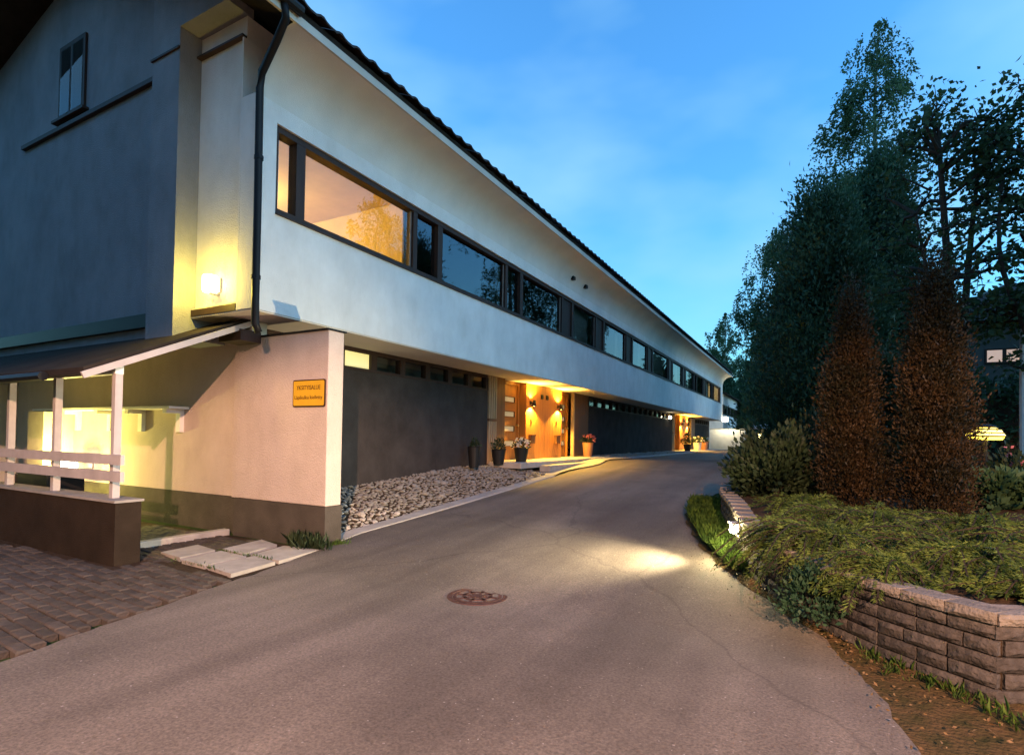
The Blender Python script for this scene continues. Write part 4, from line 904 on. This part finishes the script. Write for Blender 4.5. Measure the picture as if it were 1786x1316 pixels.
# ---------------------------------------------------------------- planting
gt = 'brown columnar conifers in the bed'
evergreen((.44, 8.45, .68), 2.62, .39, 42000, 'left brown columnar conifer in the raised bed', 'thuja_leaf', 'thuja', .042, .6, 14, 'conifer', gt, twist=2, amp=.27, plume=3.2)
evergreen((1.27, 8.2, .66), 2.85, .43, 46000, 'right, taller brown columnar conifer in the raised bed', 'thuja_leaf', 'thuja', .042, .6, 14, 'conifer', gt, twist=2, amp=.27, plume=3.2)
evergreen((1.0, 10.3, .75), 2.0, .6, 8000, 'dark green bush between the two brown conifers', 'shrub_leaf', 'shrub', .09, .5, 12, 'shrub', 'shrubs in the bed')
def bush(base, r, h, n, label, mt, leaf=.09, name='shrub', flowers=None, group='shrubs in the bed', clumps=22):
    o = empty(name, base, label, 'shrub', group); c = np.array(base)
    cc = rdir(clumps, .5)*rng.uniform(.45, 1, (clumps, 1))*np.array([r, r, h]); cc[:, 2] = np.abs(cc[:, 2])*.95+.06
    k = rng.integers(0, clumps, n); v = cc[k]+rng.normal(size=(n, 3))*np.array([r, r, h*.8])*.17; v[:, 2] = np.abs(v[:, 2])
    tb = MB()
    for q in cc: tb.tube([tuple(c), tuple(c+q*.6+np.array([0, 0, .05])), tuple(c+q)], [.018, .011, .005], 4, False)
    tb.build('stems', 'bark_dark', o)
    d = v-cc[k]*.55+rng.normal(size=v.shape)*.12; d[:, 2] += .1
    leafmesh('foliage', c+v, d, rng.uniform(.5, 1.3, n)*leaf, mt, o, .52)
    if flowers:
        m_ = 200; f = cc[rng.integers(0, clumps, m_)]*1.12+rng.normal(size=(m_, 3))*.03; leafmesh('flowers', c+f, rng.normal(size=f.shape), np.full(m_, .06), flowers, o, .8)
    return o
bush((-.5, 9.0, .74), .6, .92, 7500, 'dark rhododendron-like shrub at the rounded end of the planter', 'shrub_leaf', .1)
bush((.05, 9.6, .76), .45, 1.2, 3800, 'taller loose dark shrub left of the brown conifers', 'shrub_leaf', .09)
bush((2.45, 9.2, .75), .6, .36, 1500, 'low broad-leaved plant at the right of the bed', 'hosta_leaf', .17, 'broadleaf_plant')
bush((2.55, 10.3, .8), .42, .62, 1300, 'flowering bush with pink blooms below the yellow lamp', 'shrub_leaf', .1, 'flowering_bush', 'pink_petal')
bush((1.95, 9.0, .72), .4, .4, 700, 'small leafy plant right of the tall brown conifer', 'hosta_leaf', .13, 'broadleaf_plant')
# spreading junipers spilling over the wall
def juniper(base, r, nf, label, zdrop=0., aim=None):
    o = empty('juniper', base, label, 'juniper', 'spreading junipers over the planter wall'); c = Vector(base); P = []; D = []; S = []; tb = MB()
    for i in range(nf):
        a = random.uniform(0, 6.283) if aim is None or random.random() < .35 else random.gauss(aim, .55)
        L_ = r*random.uniform(.4, 1.15); el = random.uniform(.25, .95); p = c+Vector((random.gauss(0, .1), random.gauss(0, .1), random.uniform(0, .06)))
        d = Vector((math.cos(a), math.sin(a), el)).normalized(); n_ = 16; pts = [p]
        for k in range(n_):
            d = (d+Vector((random.gauss(0, .05), random.gauss(0, .05), -.075-random.random()*.05))).normalized(); p = p+d*L_/n_
            gz = G(p.y)+.04 if (p.x < bedx(p.y)-.18) else bedz(p.x, p.y)+.05
            if p.z < gz: p.z = gz+random.uniform(0, .02); d.z = max(d.z, -.02)
            pts.append(p.copy())
        tb.tube(pts[::4]+[pts[-1]], [.007]*(len(pts[::4]))+[.003], 3, False)
        for k in range(2, n_+1):
            q0 = pts[k]; dd = (pts[k]-pts[k-1]).normalized(); sd_ = dd.cross(Vector((0, 0, 1))).normalized()
            for s in range(12):
                sg = random.choice((-1, 1)); bl = .09*(1.15-k/n_)*random.uniform(.4, 1.2)+.012
                t = random.random(); e = (sd_*sg*random.uniform(.45, 1)+dd*random.uniform(.5, 1.1)+Vector((0, 0, random.gauss(.08, .25)))).normalized()
                P.append(q0+dd*random.uniform(-.5, .5)*L_/n_+e*bl*t); D.append(e); S.append(random.uniform(.02, .05))
    tb.build('stems', 'bark_dark', o); leafmesh('foliage', P, D, S, 'juniper_leaf', o, .2); return o
juniper((.15, 5.95, .62), .95, 130, 'spreading juniper hanging over the middle of the planter wall', aim=3.9)
juniper((.1, 6.75, .68), .72, 80, 'spreading juniper just right of the bulkhead lamp', aim=3.6)
juniper((.55, 6.9, .66), 1.0, 110, 'spreading juniper at the foot of the left brown conifer', aim=4.2)
juniper((1.05, 5.75, .6), .85, 120, 'spreading juniper behind the near corner of the wall', aim=4.3)
juniper((1.9, 6.3, .62), 1.0, 110, 'spreading juniper at the right edge of the bed', aim=4.4)
juniper((1.5, 7.3, .66), 1.0, 90, 'spreading juniper at the foot of the right brown conifer', aim=4.4)
juniper((1.45, 5.15, .56), .6, 80, 'low juniper tucked behind the lit corner of the wall', aim=4.3)
juniper((2.3, 5.5, .56), .8, 90, 'spreading juniper filling the bed along the lit wall top', aim=4.3)
juniper((.55, 5.15, .56), .6, 70, 'juniper fronds drooping over the wall top near the corner', aim=3.9)
juniper((-.1, 7.9, .74), .6, 60, 'small juniper below the shrub at the planter end', aim=4.6)
bush((.0, 5.05, .18), .28, .34, 1500, 'dark shrub growing at the foot of the planter wall', 'conifer_leaf', .05)

# ---------------------------------------------------------------- trees
birch((2.0, 28.0, .8), 19.0, 2.8, 'tallest weeping birch rising above the dark evergreens', 28, 28, .13, lean=.35)
birch((8.3, 23.5, .8), 15.0, 2.4, 'birch beyond the right edge, mirrored in the lit window', 18, 22, .15)
birch((-1.3, 29.5, .8), 11.6, 2.3, 'smaller weeping birch left of the dark evergreens', 36, 26, .12, low=.3)
ge = 'dark dense evergreens behind the bed'
evergreen((.25, 17.1, .8), 7.3, 1.75, 55000, 'dark evergreen on the left with a rounded top', 'conifer_leaf', 'evergreen_tree', .13, .45, 12, group=ge, twist=1.5)
evergreen((1.75, 19.0, .8), 9.0, 1.35, 48000, 'tall narrow dark evergreen below the birch crown', 'conifer_leaf', 'evergreen_tree', .13, .45, 12, group=ge, twist=1.5)
evergreen((-.5, 21.5, .8), 6.0, 1.5, 16000, 'lower dark evergreen beside the lane', 'conifer_leaf', 'evergreen_tree', .2, .6, 12, group=ge, twist=1.5)
evergreen((3.0, 20.5, .8), 4.3, 1.5, 12000, 'low dark evergreen behind the right brown conifer', 'conifer_leaf', 'evergreen_tree', .2, .6, 12, group=ge, twist=1.5)
cl = []
def clumps(cx, cy, z0, z1, rx, n, seed):
    r_ = random.Random(seed); out = []
    for k in range(n):
        t = r_.random(); z = z0+(z1-z0)*t; w = rx*math.sin(math.pi*min(.96, .22+.74*t))**.7; a = r_.uniform(0, 6.28); q = w*math.sqrt(r_.uniform(.1, 1)); out.append(((cx+q*math.cos(a), cy+q*math.sin(a), z), r_.uniform(.32, .62)))
    return out
broadleaf((2.5, 14.0, .8), [([(2.5, 14.0, .8), (2.5, 13.9, 3.2), (2.35, 13.8, 5.2), (2.2, 13.7, 7.4)], .13), ([(2.55, 14.0, .8), (2.62, 14.0, 3.4), (2.75, 14.1, 5.4), (2.9, 14.2, 7.0)], .10), ([(2.5, 14, 3.0), (2.1, 13.8, 4.6), (1.8, 13.6, 6.2)], .06)], 'large-leaved twin-stemmed tree right of the birch', .13, 340, clumps(2.3, 13.8, 3.9, 8.5, 1.35, 60, 3))
broadleaf((3.72, 13.2, .8), [([(3.72, 13.2, .8), (3.5, 13.1, 3.2), (3.45, 13.1, 5.0), (3.75, 13.2, 7.8)], .11), ([(3.5, 13.1, 3.4), (3.9, 13.3, 5.2), (4.3, 13.4, 6.9)], .08), ([(3.5, 13.1, 3.2), (3.0, 13.0, 4.8), (3.0, 13.1, 6.2)], .06)], 'large-leaved tree at the right edge of the picture', .13, 340, clumps(3.8, 13.3, 3.8, 8.7, 1.45, 62, 9)+[((3.9, 14.2, 3.3), .4), ((3.4, 14.3, 3.15), .35), ((4.3, 14.0, 3.5), .4), ((3.7, 13.9, 3.7), .4)])
gf = 'far trees beyond the row'
birch((-12.2, 92, .8), 21, 4.2, 'far birch crown just right of the far roof end', 14, 16, .3, group=gf); birch((-7.5, 88, .8), 19.5, 4.0, 'far birch crown nearest the evergreens', 14, 16, .3, group=gf)
birch((-3.2, 84, .8), 16, 3.8, 'far birch crown hidden partly by the evergreens', 12, 14, .3, group=gf)
for k, (x, y, h, r, lb) in enumerate([(-9.5, 72, 9.5, 2.4, 'far dark evergreen beyond the second house'), (-6.2, 66, 8.5, 2.3, 'dark evergreen beyond the pale garden wall'), (-4.0, 56, 8, 2.4, 'dark evergreen where the lane disappears'), (-1.9, 46, 7, 2.1, 'dark evergreen behind the domed lamp'), (.6, 36, 6.5, 2.2, 'dark evergreen deep in the garden left of the birch')]):
    evergreen((x, y, .8), h, r, 9000, lb, 'conifer_leaf', 'evergreen_tree', .34, .6, 12, group=gf, twist=1.5)
# dark hedge and neighbour's house in the right background
def hedge(x0, x1, y, d, z0, h, n, label):
    o = empty('hedge', ((x0+x1)/2, y, z0), label, 'hedge'); P = np.stack([rng.uniform(x0, x1, n), y+rng.uniform(-d/2, d/2, n), z0+h*rng.random(n)**.8], 1); P[:, 2] += .15*np.sin(P[:, 0]*3)*(P[:, 2]-z0)/h
    leafmesh('foliage', P, rdir(n, .4), rng.uniform(.6, 1.3, n)*.16, 'conifer_leaf', o, .5)
    b = MB(); b.box(x0+.1, x1-.1, y-d*.18, y+d*.18, z0, z0+h*.8); b.build('dense_core', 'bark_dark', o)
hedge(1.2, 12, 16.4, 1.2, .8, 2.4, 16000, 'dark clipped hedge behind the yellow lamp')
NH = empty('neighbour_house', (9, 29, .8), 'dark neighbouring house with one lit window behind the trees', 'house')
b = MB(); b.box(3.8, 16, 26.2, 34, .8, 6.2); b.build('wall', 'house_wall', NH)
b = MB(); e = [(3.3, 25.7, 6.1), (16.5, 25.7, 6.1), (16.5, 34.5, 6.1), (3.3, 34.5, 6.1)]; r0, r1 = (7, 30, 8.3), (13, 30, 8.3)
b.poly([e[0], e[1], r1, r0]); b.poly([e[1], e[2], r1]); b.poly([e[2], e[3], r0, r1]); b.poly([e[3], e[0], r0]); b.poly(e[::-1]); b.build('roof', 'house_roof', NH)
for (x, w_, z, hh, mt) in ((5.55, 1.1, 4.55, .55, 'win_far'), (8.6, 1.2, 4.3, 1.0, 'room_dark')):
    b = MB(); b.box(x, x+w_, 26.12, 26.199, z, z+hh); wo = b.build('window', 'dark_wood', NH)
    for k in range(2): g = MB(); g.quad((x+.06+k*w_/2, 26.11, z+.06), (x-.06+(k+1)*w_/2, 26.11, z+.06), (x-.06+(k+1)*w_/2, 26.11, z+hh-.06), (x+.06+k*w_/2, 26.11, z+hh-.06)); g.build('pane', mt, wo)

# unseen evergreens added behind the viewer to keep sky light off the gable
def atpx(x, y, d): return Vector((0, 0, H))+(fw+rr*(x-893)/960-uu*(y-746)/960)*d
for k, (x, y, h, r, lb) in enumerate([(-15, -6, 11, 3.0, 'added shade evergreen far left behind the viewer'), (-10.5, -8, 12, 3.2, 'added shade evergreen left behind the viewer'), (-6, -8.5, 11, 3.0, 'added shade evergreen behind the viewer across the lane'), (-1.8, -10, 12, 3.2, 'added shade evergreen straight behind the viewer'), (6, -9, 12, 3.2, 'added shade evergreen right behind the viewer'), (-19, -2, 11, 3.0, 'added shade evergreen beyond the yard to the left')]):
    evergreen((x, y, 0), h, r, 6000, lb, 'conifer_leaf', 'evergreen_tree', .5, .5, 12, group='unseen evergreens added to shade the gable', twist=1.5)


# loose grit and small leaves lying on the lane, thickest along its edges
P = []; rest = MB()
for _ in range(700):
    y = random.uniform(1.2, 9)**1.0; a_, b_ = interp(XL, y), interp(XR, y); e = random.random()
    x = (b_-abs(random.gauss(0, .28))) if e < .6 else ((a_+abs(random.gauss(0, .2))) if e < .8 else random.uniform(a_, b_))
    s_ = random.uniform(.003, .009); z = G(y)-.004; i0 = len(rest.v); c_ = [(x+random.uniform(-1, 1)*s_, y+random.uniform(-1, 1)*s_, z) for _ in range(3)]
    rest.v += c_+[(x, y, z+s_*1.3)]; rest.f += [[i0, i0+1, i0+3], [i0+1, i0+2, i0+3], [i0+2, i0, i0+3]]
tag(rest.build('grit', 'plinth'), 'loose grit scattered on the asphalt lane', 'grit', kind='stuff')
